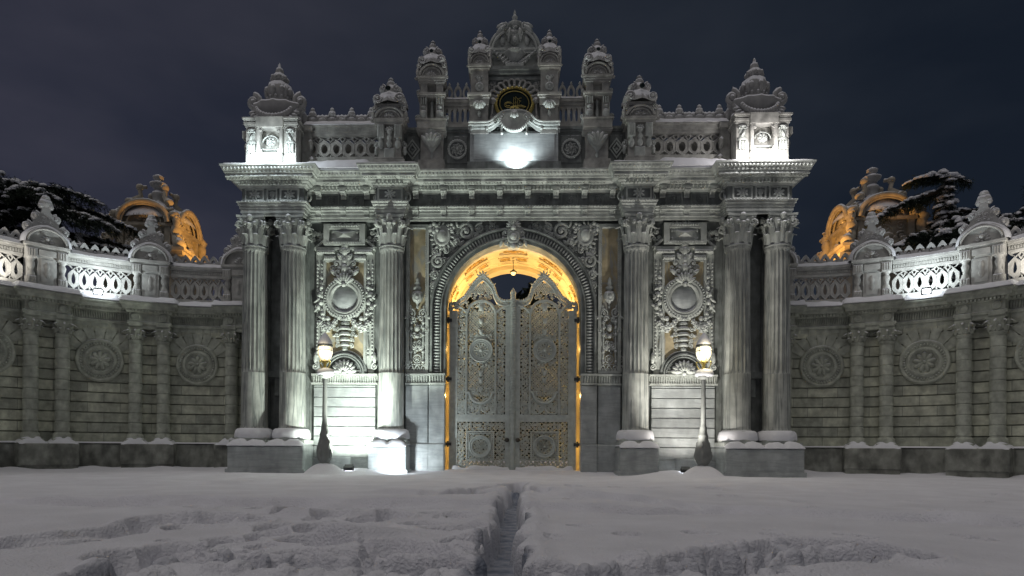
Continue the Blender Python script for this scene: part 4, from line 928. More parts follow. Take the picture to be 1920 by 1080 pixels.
# crest with urn
mb=M(); 
mb.lathe([(.04,0),(.16,.02),(.17,.08),(.12,.12),(.24,.24),(.3,.34),(.34,.4),(.34,.46),(.28,.5)],0,13.2,.15,seg=28)
mb.box(-.28,.28,13.05,13.2,-.1,.4)
for k in range(14): a=2*PI*k/14; leafb(mb,.2*math.cos(a),13.44,PI/2,.16,.06,.15+.22*math.sin(a))
for k in range(20): a=2*PI*k/20; mb.ball(.33*math.cos(a),13.63,.15+.33*math.sin(a),.03,nu=4,nv=5)
u_=part(mb,'crest_urn','marble')
mb=M()
mb.prism([(-.82,13.05),(.82,13.05),(.8,13.65),(.7,13.95),(.42,14.28),(.18,14.42),(-.18,14.42),(-.42,14.28),(-.7,13.95),(-.8,13.65)],-.25,.0)
for s in (-1,1):
    for q,w2 in ((0,.055),(.1,.045)):
        a=np.linspace(rad(8),rad(62),12); mb.tube(np.stack([s*(.84-q)*np.cos(a),13.62+(.76-q)*np.sin(a),0*a+.06+q*.6],1),w2,6)
    mb.box(*sorted((s*.3,s*.84)),13.58,13.66,-.2,.16); mb.box(*sorted((s*.3,s*.82)),13.66,13.72,-.2,.2)
    leafb(mb,s*.28,14.4,-PI/2+s*.9,.42,.16,.12); leafb(mb,s*.3,14.45,PI/2-s*2.0,.34,.12,.12); scroll(mb,s*.32,14.36,.1,1.3,s,PI/2,.035,.1)
    mb.lathe([(.1,0),(.11,.04),(.05,.06),(0,.07)],s*.4,14.0,.02,seg=14,axis='z',sx=.8,sz=1.3); scroll(mb,s*.68,13.2,.12,1.3,s,0,.03,.05); mb.tube([(s*.85,13.5,.05),(s*.75,13.3,.08),(s*.68,13.1,.08)],.04,6)
    garland(mb,0,13.2,s*.66,13.58,.06,.07,8,.25)
    scroll(mb,s*.17,14.15,.1,1.4,-s,PI/2,.03,.1); leafb(mb,s*.2,13.9,PI/2+s*.1,.45,.12,.1)
garland(mb,-.35,13.25,.35,13.25,.12,.07,9,.32)
mb.ball(0,14.1,.02,.2,.26,.1); mb.ball(0,13.98,.12,.08,.1,.06); mb.ball(0,14.2,.1,.1,.05,.06); scroll(mb,.0,14.3,.07,1.2,1,0,.03,.12)
mb.lathe([(.05,0),(.1,.03),(.2,.08),(.22,.14),(.14,.17),(.06,.2),(.05,.24),(.08,.28),(.1,.33),(.06,.38),(.03,.41),(.05,.44),(.02,.5),(0,.56)],0,14.36,-.05,seg=16)
for s in (-1,1): scroll(mb,s*.15,14.48,.07,1.2,s,0,.03,0)
mb.V=[np.stack([v[:,0],v[:,1],13.05+(v[:,2]-13.05)*1.17],1) for v in mb.V]
part(mb,'crest_relief','marble',u_)
# small arcade balustrades and cresting
def oval(cx,cy,a,b,k=16,p=2.0):
    return [(cx+a*math.copysign(abs(math.cos(q))**(2/p),math.cos(q)),cy+b*math.copysign(abs(math.sin(q))**(2/p),math.sin(q))) for q in np.linspace(0,2*PI,k,endpoint=False)]
mb=M(); k=5
for i in range(k):
    x=1.42+(i+.5)*.85/k; mb.ringp(oval(x,11.6,.095,.31,16,5),oval(x,11.6,.045,.22),.12,.26)
    mb.ringp(oval(x+.085,11.86,.05,.06,8,1.3),oval(x+.085,11.86,.02,.03,8,1.3),.14,.24); mb.ringp(oval(x+.085,11.34,.05,.06,8,1.3),oval(x+.085,11.34,.02,.03,8,1.3),.14,.24)
mb.box(1.4,2.28,11.2,11.3,.05,.3); mb.box(1.4,2.28,11.9,12.0,.05,.3); mb.box(1.4,2.28,12.0,12.1,.0,.36); b_=part(mb,'arcade_balustrade','parapet_stone')
c=M()
for i in range(3):
    x=1.56+i*.28; o=[(x+.13*math.cos(a)*(1-.5*max(0,math.sin(a))**3),12.36+(.27 if math.sin(a)>0 else .2)*math.sin(a)) for a in np.linspace(0,2*PI,16,endpoint=False)]; ii=[(x+(p-x)*.5,12.36+(q-12.36)*.62) for p,q in o]
    c.ringp(o,ii,.12,.2); c.ball(x,12.68,.16,.03,.05,.02); c.ball(x,12.66,.16,.05,.018,.02)
part(c,'cresting','parapet_stone',b_); s_=M(); snow_slab(s_,1.42,2.26,-.05,.38,12.09,.08,seed=9); part(s_,'snow_cap','snow_cap',b_); mirror(b_)
# long lattice balustrades
def lattice_cells(mb,x0,x1,h0,h1,n0,n1,k,drop=True):
    w_=(x1-x0)/k; hc=h0+(h1-h0)*.42; hh=(h1-h0)*.40
    for i in range(k):
        x=x0+(i+.5)*w_
        hexo=[]
        for q in np.linspace(0,2*PI,24,endpoint=False):
            c_,s2=math.cos(q),math.sin(q); m_=min(w_*.5/max(abs(c_),1e-6), hh/max(abs(s2)+abs(c_)*hh/w_*.9,1e-6)); hexo.append((x+m_*c_,hc+m_*s2))
        if drop: inn=[(x+w_*.2*math.cos(q)*(1-.45*max(0,math.sin(q))),hc+hh*(.62 if math.sin(q)>0 else .5)*math.sin(q)) for q in np.linspace(0,2*PI,24,endpoint=False)]
        else: inn=oval(x,hc,w_*.27,hh*.55,24)
        mb.ringp(hexo,inn,n0,n1)
        mb.tube([(x-w_*.5,hc+hh*.45,n1),(x,hc+hh*.98,n1),(x+w_*.5,hc+hh*.45,n1)],w_*.05,4); mb.tube([(x-w_*.5,hc-hh*.45,n1),(x,hc-hh*.98,n1),(x+w_*.5,hc-hh*.45,n1)],w_*.05,4)
        mb.tube([(x-w_*.5,hc-hh*.45,n1),(x-w_*.5,hc+hh*.45,n1)],w_*.05,4)
        xm=x+w_*.5
        if i<k-1:
            o=[(xm-w_*.3,h1-(h1-h0)*.12),(xm,hc+hh*.62),(xm+w_*.3,h1-(h1-h0)*.12),(xm,h1)]; i_=[(xm+(p-xm)*.5,h1-(h1-h0)*.13+(q-(h1-(h1-h0)*.13))*.5) for p,q in o]; mb.ringp(o,i_,n0+.02,n1-.02)
        mb.tube([(x-w_*.5,h1,(n0+n1)/2),(x,hc+hh,(n0+n1)/2),(x+w_*.5,h1,(n0+n1)/2)],w_*.09,5)
        mb.ball(x-w_*.5,hc-hh*.6,n0+.04,w_*.12,(h1-h0)*.14,.04)
mb=M(); lattice_cells(mb,4.4,6.75,10.2,10.92,.22,.36,6,False); mb.box(4.3,6.8,9.6,10.22,-.1,.42); mb.box(4.3,6.8,10.9,11.0,.1,.44); mb.box(4.3,6.8,11.0,11.14,.06,.48); mb.box(4.3,6.8,11.14,11.2,0,.56); mb.box(4.3,6.8,10.2,10.9,-.3,-.26)
b_=part(mb,'lattice_balustrade','parapet_stone')
def trefoil(mb,x,h,n,sc_,kind):
    if kind:
        mb.ball(x,h+.1*sc_,n,.13*sc_,.11*sc_,.07); mb.ball(x,h+.24*sc_,n,.09*sc_,.1*sc_,.06); mb.ball(x,h+.33*sc_,n,.05*sc_,.07*sc_,.04)
        for s in (-1,1): mb.ball(x+s*.13*sc_,h+.16*sc_,n,.07*sc_,.08*sc_,.06); mb.ball(x+s*.07*sc_,h+.2*sc_,n+.05,.025*sc_)
    else: mb.ball(x,h+.08*sc_,n,.13*sc_,.13*sc_,.08); mb.ball(x,h+.16*sc_,n,.07*sc_,.09*sc_,.06)
c=M()
for i in range(7): trefoil(c,4.66+i*.32,11.3,.26,1.5,i%2==0)
part(c,'cresting','snowy_stone',b_); s_=M(); snow_slab(s_,4.3,6.8,-.05,.6,11.19,.13,seed=14,slope=.1); snow_slab(s_,4.5,6.7,.3,.9,9.66,.34,seed=15,edge=.25,slope=.1); part(s_,'snow_cap','snow_cap',b_); mirror(b_)
# corner pedestals with their urns
def corner():
    x0,x1=6.83,8.42; cx=(x0+x1)/2; mb=M(); n1=1.12
    mb.box(x0+.06,x1-.06,9.9,10.9,-.6,n1-.12); mb.box(x0,x1,9.6,9.95,-.6,n1)
    for s in (-1,1): mb.box(*sorted((cx+s*.42,cx+s*.79)),9.95,10.86,.6,n1); 
    moulding(mb,x0,x1,-.6,n1,10.98,.14,.06); moulding(mb,x0-.03,x1+.03,-.6,n1+.04,11.12,.1,.06); mb.box(cx-.42,cx+.42,10.78,11.1,.8,n1+.16)
    for s in (-1,1): mb.bev(*sorted((cx+s*.3,cx+s*.4)),9.95,10.78,.9,n1+.14,.02); scroll(mb,cx+s*.28,10.68,.05,1.2,s,0,.025,n1+.12); scroll(mb,cx+s*.28,10.05,.05,1.2,-s,0,.025,n1+.12)
    mb.box(cx-.4,cx+.4,9.6,10.0,.8,n1+.14)
    # outer wing set back
    mb.box(x1-.02,x1+.22,9.62,10.75,-.6,.55); mb.box(x1-.02,x1+.34,10.75,10.98,-.6,.62); mb.ball(x1+.27,9.85,.4,.14,.2,.2); mb.ball(x1+.24,10.5,.4,.09,.18,.2); mb.box(x0-.28,x0+.02,9.62,11.0,-.6,.5); mb.box(x0-.34,x0+.02,11.0,11.14,-.6,.6); mb.ball(x0-.3,9.95,.5,.12,.26,.12); mb.ball(x0-.26,10.55,.5,.09,.2,.12)
    o=part(mb,'corner_pedestal','parapet_stone')
    d=M()
    for s in (-1,1):
        x=cx+s*.61
        for k in (-1,0,1): d.tube([(x+k*.09,10.02,n1+.02),(x+k*.09,10.28,n1+.04)],.045,6)
        d.lathe([(.16,0),(.18,.05),(.12,.12),(.09,.2),(.13,.26),(.1,.34),(.14,.4)],x,10.3,n1-.02,seg=12,sz=.6); d.ball(x,10.74,n1,.15,.06,.08); beads(d,x-.14,10.68,x+.14,10.68,4,.04,n1+.04)
        leafb(d,x-.05*s,10.62,-PI/2+s*.4,.25,.1,n1+.05)
    t=np.linspace(0,PI,13); d.tube([(cx+.24*math.cos(a),10.36+.2*math.sin(a),n1+.02) for a in t],.025,5); fan(d,cx,10.38,.16,7,0,2*PI,n1); d.ball(cx,10.38,n1+.04,.06); d.box(cx-.26,cx+.26,10.08,10.13,.9,n1+.08)
    part(d,'carving','marble',o)
    u=M(); t=np.linspace(-PI*.94,-PI*.06,17)          # shell basin
    un=.42
    P=[]
    for k,(r,h,q) in enumerate(((.2,0,.15),(.3,.06,.5),(.42,.16,.62),(.56,.34,.55),(.64,.48,.3),(.62,.53,.3),(.4,.5,.1),(0,.5,0))):
        P.append((r,h))
    u.lathe(P,cx,11.12,un,seg=36,rf=lambda r,h,th:r*(1+.05*np.cos(th*12))*(1+.12*(np.cos(th)**2)),sz=.85)
    for s in (-1,1):
        u.lathe([(.05,0),(.1,.03),(.12,.2),(.16,.42),(.08,.5)],cx+s*.56,11.2,un+.05,seg=12); scroll(u,cx+s*.6,11.62,.19,1.4,s,PI/2,.075,un+.1); u.ball(cx+s*.6,11.22,un+.2,.1,.13,.1); leafb(u,cx+s*.66,11.62,-PI/2+s*.15,.42,.18,un)
    for k in range(15): a=rad(200+140*k/14); u.ball(cx+.5*math.cos(a),11.52+.3*math.sin(a),un+.42+.12*math.sin(-a),.06,.08,.05)
    u.lathe([(.3,0),(.2,.06),(.24,.12),(.33,.3),(.36,.42),(.31,.56),(.2,.64),(.17,.66),(.22,.7),(.21,.78),(.14,.86),(.1,.88),(.12,.92),(.09,1.0),(.04,1.05),(.04,1.1),(0,1.16)],cx,11.62,un,seg=28,rf=lambda r,h,th:r*(1+.06*np.cos(th*6)))
    for h_,r_,n_,z_ in ((12.02,.35,9,.075),(12.38,.22,7,.05),(11.84,.31,12,.045)):
        for k in range(n_): a=2*PI*k/n_; u.ball(cx+r_*math.cos(a),h_-.02,un+r_*math.sin(a),z_,z_*1.15,z_)
    for k in range(13): a=rad(190+160*k/12); leafb(u,cx+.52*math.cos(a),11.42+.26*math.sin(a),a,.2,.1,un+.38+.16*abs(math.sin(a)))
    for s in (-1,1): scroll(u,cx+s*.66,11.72,.2,1.4,s,PI/2,.08,un+.15); u.tube([(cx+s*.3,11.16,un+.35),(cx+s*.5,11.3,un+.3),(cx+s*.62,11.55,un+.2)],.07,6); u.ball(cx+s*.5,11.17,un+.36,.1,.07,.1)
    for k in range(6): a=k*PI/3+.3; leafb(u,cx+.33*math.cos(a),12.15,-PI/2,.34,.16,un+.33*math.sin(a)); leafb(u,cx+.2*math.cos(a),12.43,-PI/2,.16,.1,un+.2*math.sin(a))
    u.V=[v*0+np.stack([cx+(v[:,0]-cx)*1.16,21-un+(v[:,1]-(21-un))*1.1,11.12+(v[:,2]-11.12)*1.3],1) for v in u.V]
    part(u,'urn','snowy_stone',o)
    s_=M(); snow_slab(s_,x0,x1,-.6,n1+.06,11.12,.06,seed=22); part(s_,'snow_cap','snow_cap',o)
    return o
mirror(corner())

# --- the two door leaves: openwork iron with lattice, rinceaux and rosettes
DN=-.2; DD=21.2
dx=lambda u:u*DD/1200; dh=lambda y:.85+(840-y)*DD/1200
def door_leaf():
    L=lambda u0,u1,y0,y1,n0,n1,mb:mb.box(dx(u0),dx(u1),dh(y0),dh(y1),n0,n1)
    mb=M()
    L(103.5,119,888,585,DN-.05,DN+.03,mb); L(3,14,888,566,DN-.05,DN+.03,mb); L(14,103.5,888,880,DN-.05,DN+.03,mb); L(14,103.5,793,779,DN-.05,DN+.03,mb)
    L(85,89,779,582,DN-.04,DN+.06,mb); L(30,34,779,582,DN-.04,DN+.06,mb); L(86.5,87.5,779,582,DN+.05,DN+.075,mb); L(31.5,32.5,779,582,DN+.05,DN+.075,mb)
    root=part(mb,'door_leaf','iron_paint')
    # crest outline
    out=[(119,585),(118,572),(106,571),(100,565),(92,560),(85,550),(80,543),(76,536),(70,529),(64,524),(57,519),(50,524),(44,530),(38,537),(35,545),(33,553),(28,562),(22,566),(14,568),(7,566),(3,566)]
    q=np.array([(dx(a),dh(b)) for a,b in out]); s_=np.concatenate([[0],np.cumsum(np.linalg.norm(np.diff(q,axis=0),axis=1))]); S=np.linspace(0,s_[-1],70); O=np.stack([np.interp(S,s_,q[:,0]),np.interp(S,s_,q[:,1])],1)
    cr=M(); cr.tube(np.hstack([O,0*O[:,:1]+DN]),.055,6); inn=O.copy(); inn[:,1]-=.13; inn[:,0]=dx(60)+(inn[:,0]-dx(60))*.93; cr.tube(np.hstack([inn,0*O[:,:1]+DN+.02]),.035,6)
    for k in range(2,68,2): cr.ball(O[k,0],O[k,1]+.03,DN+.02,.05,nu=4,nv=6); scroll(cr,(O[k,0]+inn[k,0])/2,(O[k,1]+inn[k,1])/2,.05,1.2,(-1)**(k//2),k,.016,DN+.03,n=10)
    t=np.linspace(0,PI,17); arc=[(dx(59)+dx(26)*math.cos(a),dh(590)+dx(24)*math.sin(a),DN+.03) for a in t]; cr.tube(arc,.045,6); cr.tube([(x,h-.05,DN+.05) for x,h,_ in arc],.02,5)
    for sg in (-1,1): cr.tube([(dx(59+sg*26),dh(590),DN+.03),(dx(59+sg*36),dh(580),DN+.03),(dx(59+sg*50),dh(574),DN+.03)],.04,6)
    acanthus_mass(cr,dx(34),dx(86),dh(590),dh(572),DN,2,16,(.05,.09),.02); acanthus_mass(cr,dx(36),dx(82),dh(566),dh(546),DN,3,14,(.05,.09),.02); acanthus_mass(cr,dx(82),dx(112),dh(584),dh(566),DN,9,8,(.05,.08),.02); acanthus_mass(cr,dx(8),dx(34),dh(584),dh(568),DN,10,8,(.05,.08),.02)
    for k in range(-5,6):
        for sg in (-1,1): cr.tube([(dx(59+k*4-sg*6),dh(549),DN),(dx(59+k*4+sg*6),dh(533),DN)],.016,4)
    for k in range(7): a=rad(-10+33.3*k); leafb(cr,dx(57),dh(522),a,.24,.07,DN+.02,.5)
    cr.box(dx(52),dx(62),dh(524),dh(520),DN-.03,DN+.05); cr.ball(dx(59),dh(580),DN+.05,.1,.12,.05); fan(cr,dx(59),dh(578),.18,7,0,PI,DN+.03)
    part(cr,'door_crest','iron_paint',root)
    # lattice
    x0,x1=34,85
    for ya,yb in ((588,640),(690,745)):
        lt=M()
        nn=int((x1-x0+(yb-ya))/5.2)
        for k in range(-nn,nn+1):
            for sg in (-1,1):
                c=(x0+x1)/2+k*5.2; pts=[]
                ta,tb_=0,1; p=[(c-(yb-ya)/2*sg,ya),(c+(yb-ya)/2*sg,yb)]
                lo=0;hi=1;d_=p[1][0]-p[0][0]
                a=(x0-p[0][0])/d_; b=(x1-p[0][0])/d_; lo=max(0,min(a,b)); hi=min(1,max(a,b))
                if hi-lo<.02: continue
                f=lambda t:(dx(p[0][0]+d_*t),dh(ya+(yb-ya)*t),DN+.01*sg); lt.tube([f(lo),f(hi)],.017,4)
        part(lt,'lattice','iron_paint',root)
    # rinceau strips
    rc=M(); R_=random.Random(4)
    for u0,u1 in ((89,103.5),(14.5,30)):
        xa,xb=dx(u0),dx(u1); cx=(xa+xb)/2; n_=15; H0,H1=dh(779),dh(585)
        t=np.linspace(0,1,80); rc.tube(np.stack([cx+.07*np.sin(t*n_*PI),H0+(H1-H0)*t,0*t+DN],1),.022,5)
        for k in range(n_):
            h=H0+(H1-H0)*(k+.5)/n_; s2=1 if k%2 else -1; scroll(rc,cx+s2*.045,h,.088,1.5,s2,k,.026,DN+.01,n=16); scroll(rc,cx-s2*.08,h+.08,.05,1.2,-s2,k,.02,DN+.01,n=10)
            for j in range(3): a=j*2.1+k; leafb(rc,cx+s2*.03+.07*math.cos(a),h+.07*math.sin(a),a,.1,.055,DN+.01,.5)
            rc.ball(cx-s2*.1,h+.05,DN,.03); rc.ball(cx-s2*.09,h-.05,DN,.035)
    xa,xb=dx(30),dx(89)
    for u in (44,75): 
        rc.tube([(dx(u+13*(-1 if u<50 else 1))*1+.17*math.cos(a)*0+ .26*math.cos(a)-dx(13*(-1 if u<50 else 1))*1, dh(763)+.26*math.sin(a),DN+.02) for a in np.linspace(0,2*PI,25)],.03,6); acanthus_mass(rc,dx(u)-.2,dx(u)+.2,dh(763)-.2,dh(763)+.2,DN,u,11,(.05,.085),.02)
    acanthus_mass(rc,dx(15),dx(103),dh(779),dh(757),DN,21,30,(.05,.09),.026); acanthus_mass(rc,dx(36),dx(83),dh(690),dh(632),DN-.01,27,40,(.05,.09),.024); acanthus_mass(rc,dx(30),dx(46),dh(757),dh(738),DN,22,6,(.05,.08),.02); acanthus_mass(rc,dx(72),dx(89),dh(757),dh(738),DN,23,6,(.05,.08),.02)
    for yc,yr,sd in ((634,12,31),(684,12,32),(735,14,33)):
        acanthus_mass(rc,dx(38),dx(82),dh(yc+yr*.6),dh(yc-yr*.6),DN+.03,sd,18,(.05,.09),.022)
    t=np.linspace(PI,2*PI,17); rc.tube([(dx(59.5)+dx(21)*math.cos(a),dh(738)+dx(20)*math.sin(a),DN+.04) for a in t],.05,6)
    for sg in (-1,1): rc.tube([(dx(59.5+sg*21),dh(738),DN+.04),(dx(59.5+sg*27),dh(738),DN+.04)],.045,6)
    for yc in (605,625,703,716): rc.ball(dx(59.5),dh(yc),DN+.04,.08,.1,.05); leafb(rc,dx(59.5),dh(yc),PI/2+.6,.16,.08,DN+.03); leafb(rc,dx(59.5),dh(yc),PI/2-.6,.16,.08,DN+.03)
    part(rc,'openwork_scrolls','iron_paint',root)
    # fine wire mesh riveted behind the scrolls
    for (ua,ub,ya,yb) in ((14,103.5,585,779),(14,103.5,793,880)):
        wm=M(); st=3.9; xa,xb=ua,ub; nn=int((xb-xa+(yb-ya))/2/st)+2
        for k in range(-nn,nn+1):
            for sg in (-1,1):
                c=(xa+xb)/2+k*st*2; d_=(yb-ya)*sg; p0=c-d_/2; a=(xa-p0)/d_; b=(xb-p0)/d_; lo=max(0,min(a,b)); hi=min(1,max(a,b))
                if hi-lo<.01: continue
                f=lambda t:(dx(p0+d_*t),dh(ya+(yb-ya)*t),DN-.03+.008*sg); wm.tube([f(lo),f(hi)],.0165,4)
        part(wm,'wire_mesh','iron_paint',root)
    # medallions
    def wheel(cx,cy,r,spokes):
        m=M(); m.lathe([(r,0),(r,.05),(r*.93,.09),(r*.86,.05),(r*.8,.04),(r*.72,.07),(r*.68,.03),(r*.66,0)],cx,cy,DN,seg=36,axis='z')
        if spokes:
            for k in range(14): a=2*PI*k/14; m.tube([(cx+r*.12*math.cos(a),cy+r*.12*math.sin(a),DN+.03),(cx+r*.62*math.cos(a),cy+r*.62*math.sin(a),DN+.03)],[.012,.03],5)
            m.tube([(cx+r*.62*math.cos(a),cy+r*.62*math.sin(a),DN+.03) for a in np.linspace(0,2*PI,33)],.025,5); m.ball(cx,cy,DN+.04,r*.17,r*.17,.05); m.tube([(cx+r*.4*math.cos(a),cy+r*.4*math.sin(a),DN+.03) for a in np.linspace(0,2*PI,33)],.012,4)
        else:
            for rr,kk in ((.2,6),(.38,10),(.56,14)):
                for k in range(kk): a=2*PI*k/kk+rr*7; m.lathe([(.042,0),(.05,.02),(.03,.02),(.028,0)],cx+r*rr*math.cos(a),cy+r*rr*math.sin(a),DN,seg=8,axis='z')
            m.ball(cx,cy,DN+.03,.04); 
        return m
    part(wheel(dx(59.5),dh(659),.40,True),'rosette','iron_paint',root)
    part(wheel(dx(60),dh(839),.38,False),'rosette','iron_paint',root)
    bk=M()
    sq=lambda a,b,c,d:[(dx(a),dh(d)),(dx(b),dh(d)),(dx(b),dh(c)),(dx(a),dh(c))]
    bk.ringp(sq(34,87,810,866),sq(37,84,813,863),DN-.04,DN+.06); bk.ringp(sq(38,83,814,862),sq(40,81,816,860),DN-.03,DN+.03)
    acanthus_mass(bk,dx(38),dx(82),dh(862),dh(814),DN-.02,44,40,(.05,.07),.02); acanthus_mass(bk,dx(14),dx(103),dh(809),dh(794),DN,45,26,(.05,.09),.022); acanthus_mass(bk,dx(14),dx(103),dh(880),dh(867),DN,46,26,(.05,.08),.022)
    acanthus_mass(bk,dx(14),dx(33),dh(868),dh(809),DN,47,24,(.05,.08),.022); acanthus_mass(bk,dx(88),dx(103.5),dh(868),dh(809),DN,48,22,(.05,.08),.022)
    part(bk,'lower_openwork','iron_paint',root)
    kn=M(); kn.lathe([(.03,0),(.03,.05),(.05,.06),(.075,.09),(.075,.14),(.05,.17),(0,.18)],dx(10),dh(827),DN+.03,seg=16,axis='z'); part(kn,'knob','brass_knob',root)
    for y in (603,713,835):
        hg=M(); hg.box(2.02,2.36,dh(y)-.05,dh(y)+.05,DN-.02,DN+.07); hg.tube([(2.14,dh(y)-.1,DN+.05),(2.14,dh(y)+.1,DN+.05)],.035,6); hg.box(2.28,2.36,dh(y)-.09,dh(y)+.09,DN,DN+.09); part(hg,'hinge','dark_iron',root)
    sn=M(); snow_slab(sn,.05,2.05,DN,DN+.25,0.0,.22,seed=33,edge=.12,wob=.6); part(sn,'snow_drift','snow_cap',root)
    return root
dl=door_leaf(); mirror(dl)
mb=M(); P=[(0,h,DN+.06) for h in (0,5.9)]; mb.tube(P,.085,8); 
for h in np.arange(.2,5.9,.085):
    if h>2: mb.tube([(0-.085,h,DN+.1),(0,h+.05,DN+.16),(.085,h+.08,DN+.1)],.018,4)
mb.lathe([(.09,0),(.1,.04),(.07,.1),(.04,.16),(0,.22)],0,5.9,DN+.06,seg=12)
for h in (2.15,1.95,2.05): mb.lathe([(.085,0),(.11,.02),(.085,.05)],0,h,DN+.06,seg=12)
part(mb,'astragal','iron_paint',dl)

# ================================================================== CURVED SIDE WALLS
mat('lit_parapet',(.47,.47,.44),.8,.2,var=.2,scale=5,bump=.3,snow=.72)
SR=(10.5,21.9,0)
sw_=thing('curved_wall',SR,'','garden wall','curved walls flanking the gate')
def wp(mb,name,m,parent=None): return mb.build(name,m,sw_ if parent is None else parent,SR)
def MW(): return MB(W)
PAIR=[2.83,5.79,8.75]; ROS=[1.34,4.31,7.27]; S0,S1=-1.0,10.4
mb=MW(); rows=np.arange(.92,4.75,.33)
for i,h in enumerate(rows):
    mb.box(S0,S1,h+.02,h+.33-.02,-.1,.04,nx=60)
mb.box(S0,S1,.5,5.4,-.3,-.03,nx=50); a_=wp(mb,'ashlar_wall','limestone')
mb=MW(); mb.box(S0,S1,-.2,.86,-.2,.22,nx=50); mb.box(S0,S1,.86,.92,-.2,.16,nx=50); wp(mb,'plinth','limestone_plinth')
mb=MW(); snow_slab(mb,S0,S1,.04,.24,.9,.05,seed=40,edge=.06); wp(mb,'plinth_snow','snow_cap')
# radiating stones over each round carving, with incised joints proud of the courses
for s0 in ROS:
    mb=MW(); hc=3.62
    for k in range(7):
        a0=rad(90-63+18*k+1.2); a1=rad(90-63+18*(k+1)-1.2); q=[]
        for r_,aa in ((.70,a0),(1.12 if k!=3 else 1.2,a0),(1.12 if k!=3 else 1.2,a1),(.70,a1)): q.append((s0+r_*math.cos(aa),min(4.68,hc+r_*math.sin(aa))))
        mb.prism(q,.0,.062)
    vs=wp(mb,'voussoirs','limestone_carved')
    mb=MW(); r=.66; mb.lathe([(r*1.06,0),(r*1.06,.07),(r*1.0,.12),(r*.94,.1),(r*.9,.07),(r*.74,.05),(r*.7,.1),(r*.62,.12),(r*.57,.06),(r*.5,.03),(0,.02)],s0,hc,.03,seg=48,axis='z')
    for k in range(40): a=2*PI*k/40; leafb(mb,s0+r*.76*math.cos(a),hc+r*.76*math.sin(a),a,r*.14,.05,.11,.8)
    for k in range(36): a=2*PI*k/36; mb.ball(s0+r*.6*math.cos(a),hc+r*.6*math.sin(a),.14,.022,nu=4,nv=5)
    for k in range(9): a=2*PI*k/9+PI/2; leafb(mb,s0,hc,a,r*.52,.15,.06,.5)
    mb.ball(s0,hc,.09,.06); wp(mb,'round_rosette','limestone_carved')
# entablature with breaks over the column pairs
half_w=.66
wpath=[(S0,.04)]
wpath+= [(-.3,.04),(-.3,.34),(.42,.34),(.42,.04)]
for s0 in PAIR: wpath+=[(s0-half_w,.04),(s0-half_w,.34),(s0+half_w,.34),(s0+half_w,.04)]
wpath+=[(S1,.04)]
mb=MW(); mb.sweep([(-.05,4.72),(.0,4.74),(.0,4.86),(.04,4.88),(.04,4.96),(-.02,4.98),(-.02,5.24),(.05,5.26),(.08,5.31),(.08,5.34),(.18,5.36),(.2,5.45),(.26,5.5),(.28,5.52),(.28,5.57),(-.4,5.6)],wpath,sub=.25); en=wp(mb,'entablature','limestone_carved')
mb=MW()
def runs():
    for (a,b),(c,d) in zip(wpath[:-1],wpath[1:]):
        if abs(b-d)<1e-6: yield a,c,b
for a,c,n in runs():
    k=max(1,int((c-a)/.1))
    for i in range(k): x=a+(i+.5)*(c-a)/k; mb.box(x-.03,x+.03,5.27,5.345,n+.02,n+.15)
    if n<.1:
        k=max(1,int((c-a)/.066))
        for i in range(k): x=a+(i+.5)*(c-a)/k; mb.tube([(x-.01,5.0,n),(x,5.12,n+.015),(x+.01,5.23,n)],.024,5)
wp(mb,'dentil_band','limestone_carved',en)
mb=MW(); top=[(a,b) for a,b in wpath]
for a,c,n in runs():
    x0,x1=(a-.26,c+.26) if n>.1 else (a+.22,c-.22)
    if x1<=x0: continue
    snow_slab(mb,x0,x1,-.42,n+.33+(.03 if n>.1 else 0),5.585,.17,seed=int(a*10)+60,edge=.09,slope=.06)
wp(mb,'ledge_snow','snow_cap',en)
# half columns in pairs on shared pedestals
def wcol(s0,ped=True):
    r=.215; n=.22; mb=MW(); prof=[(r,1.2)]
    h=1.2
    for hh in np.arange(1.25,4.25,.33):
        prof+=[(r,hh-.06),(r,hh-.035),(r,hh-.018),(r-.018,hh-.008),(r-.018,hh+.008),(r,hh+.018),(r,hh+.035),(r,hh+.06)]
    prof+=[(r*.95,4.24),(r*1.05,4.26),(r*1.05,4.3)]
    mb.lathe(prof,s0,0,n,seg=22,rf=lambda r_,h,th:r_*(1-.04*(h-1.2)/3)); o=wp(mb,'half_column','limestone_carved')
    c=MW(); capital(c,s0,n,4.27,4.75,r*.96,.5); wp(c,'capital','limestone_carved',o)
    b=MW(); b.lathe([(r*1.25,1.0),(r*1.35,1.05),(r*1.2,1.12),(r*1.22,1.17),(r*1.05,1.21)],s0,0,n,seg=20); b.box(s0-.3,s0+.3,.85,1.03,0,n+.3); wp(b,'base','limestone_carved',o)
    f=MW(); f.box(s0-.2,s0+.2,4.98,5.24,0,.36); f.lathe([(.12,0),(.13,.03),(.09,.05),(.08,.02),(.0,.06)],s0,5.11,.36,seg=16,axis='z',sx=1.1); f.bev(s0-.22,s0+.22,4.8,4.96,0,.4,.02); wp(f,'carved_block','limestone_carved',o)
    sn=MW(); nx,nn=18,18; X_,N_=np.meshgrid(np.linspace(s0-.42,s0+.42,nx),np.linspace(-.02,.66,nn),indexing='ij')
    e=np.clip((.66-N_)/.16,0,1); e=np.sqrt(1-(1-e)**2); q=np.abs(X_-s0)/.42
    H=.86+(.12+.26*np.exp(-(np.hypot(X_-s0,N_-n)/.3)**2))*e*(1-.8*q**3)+.05*(fbm(X_*6,N_*6,3,int(abs(s0)*9))-.4)*e-.05*np.exp(-(((X_-s0)/.07)**2+((N_-.5)/.05)**2))
    sn.grid(np.stack([X_,H,N_],-1)); wp(sn,'snow_cap','snow_cap',o)
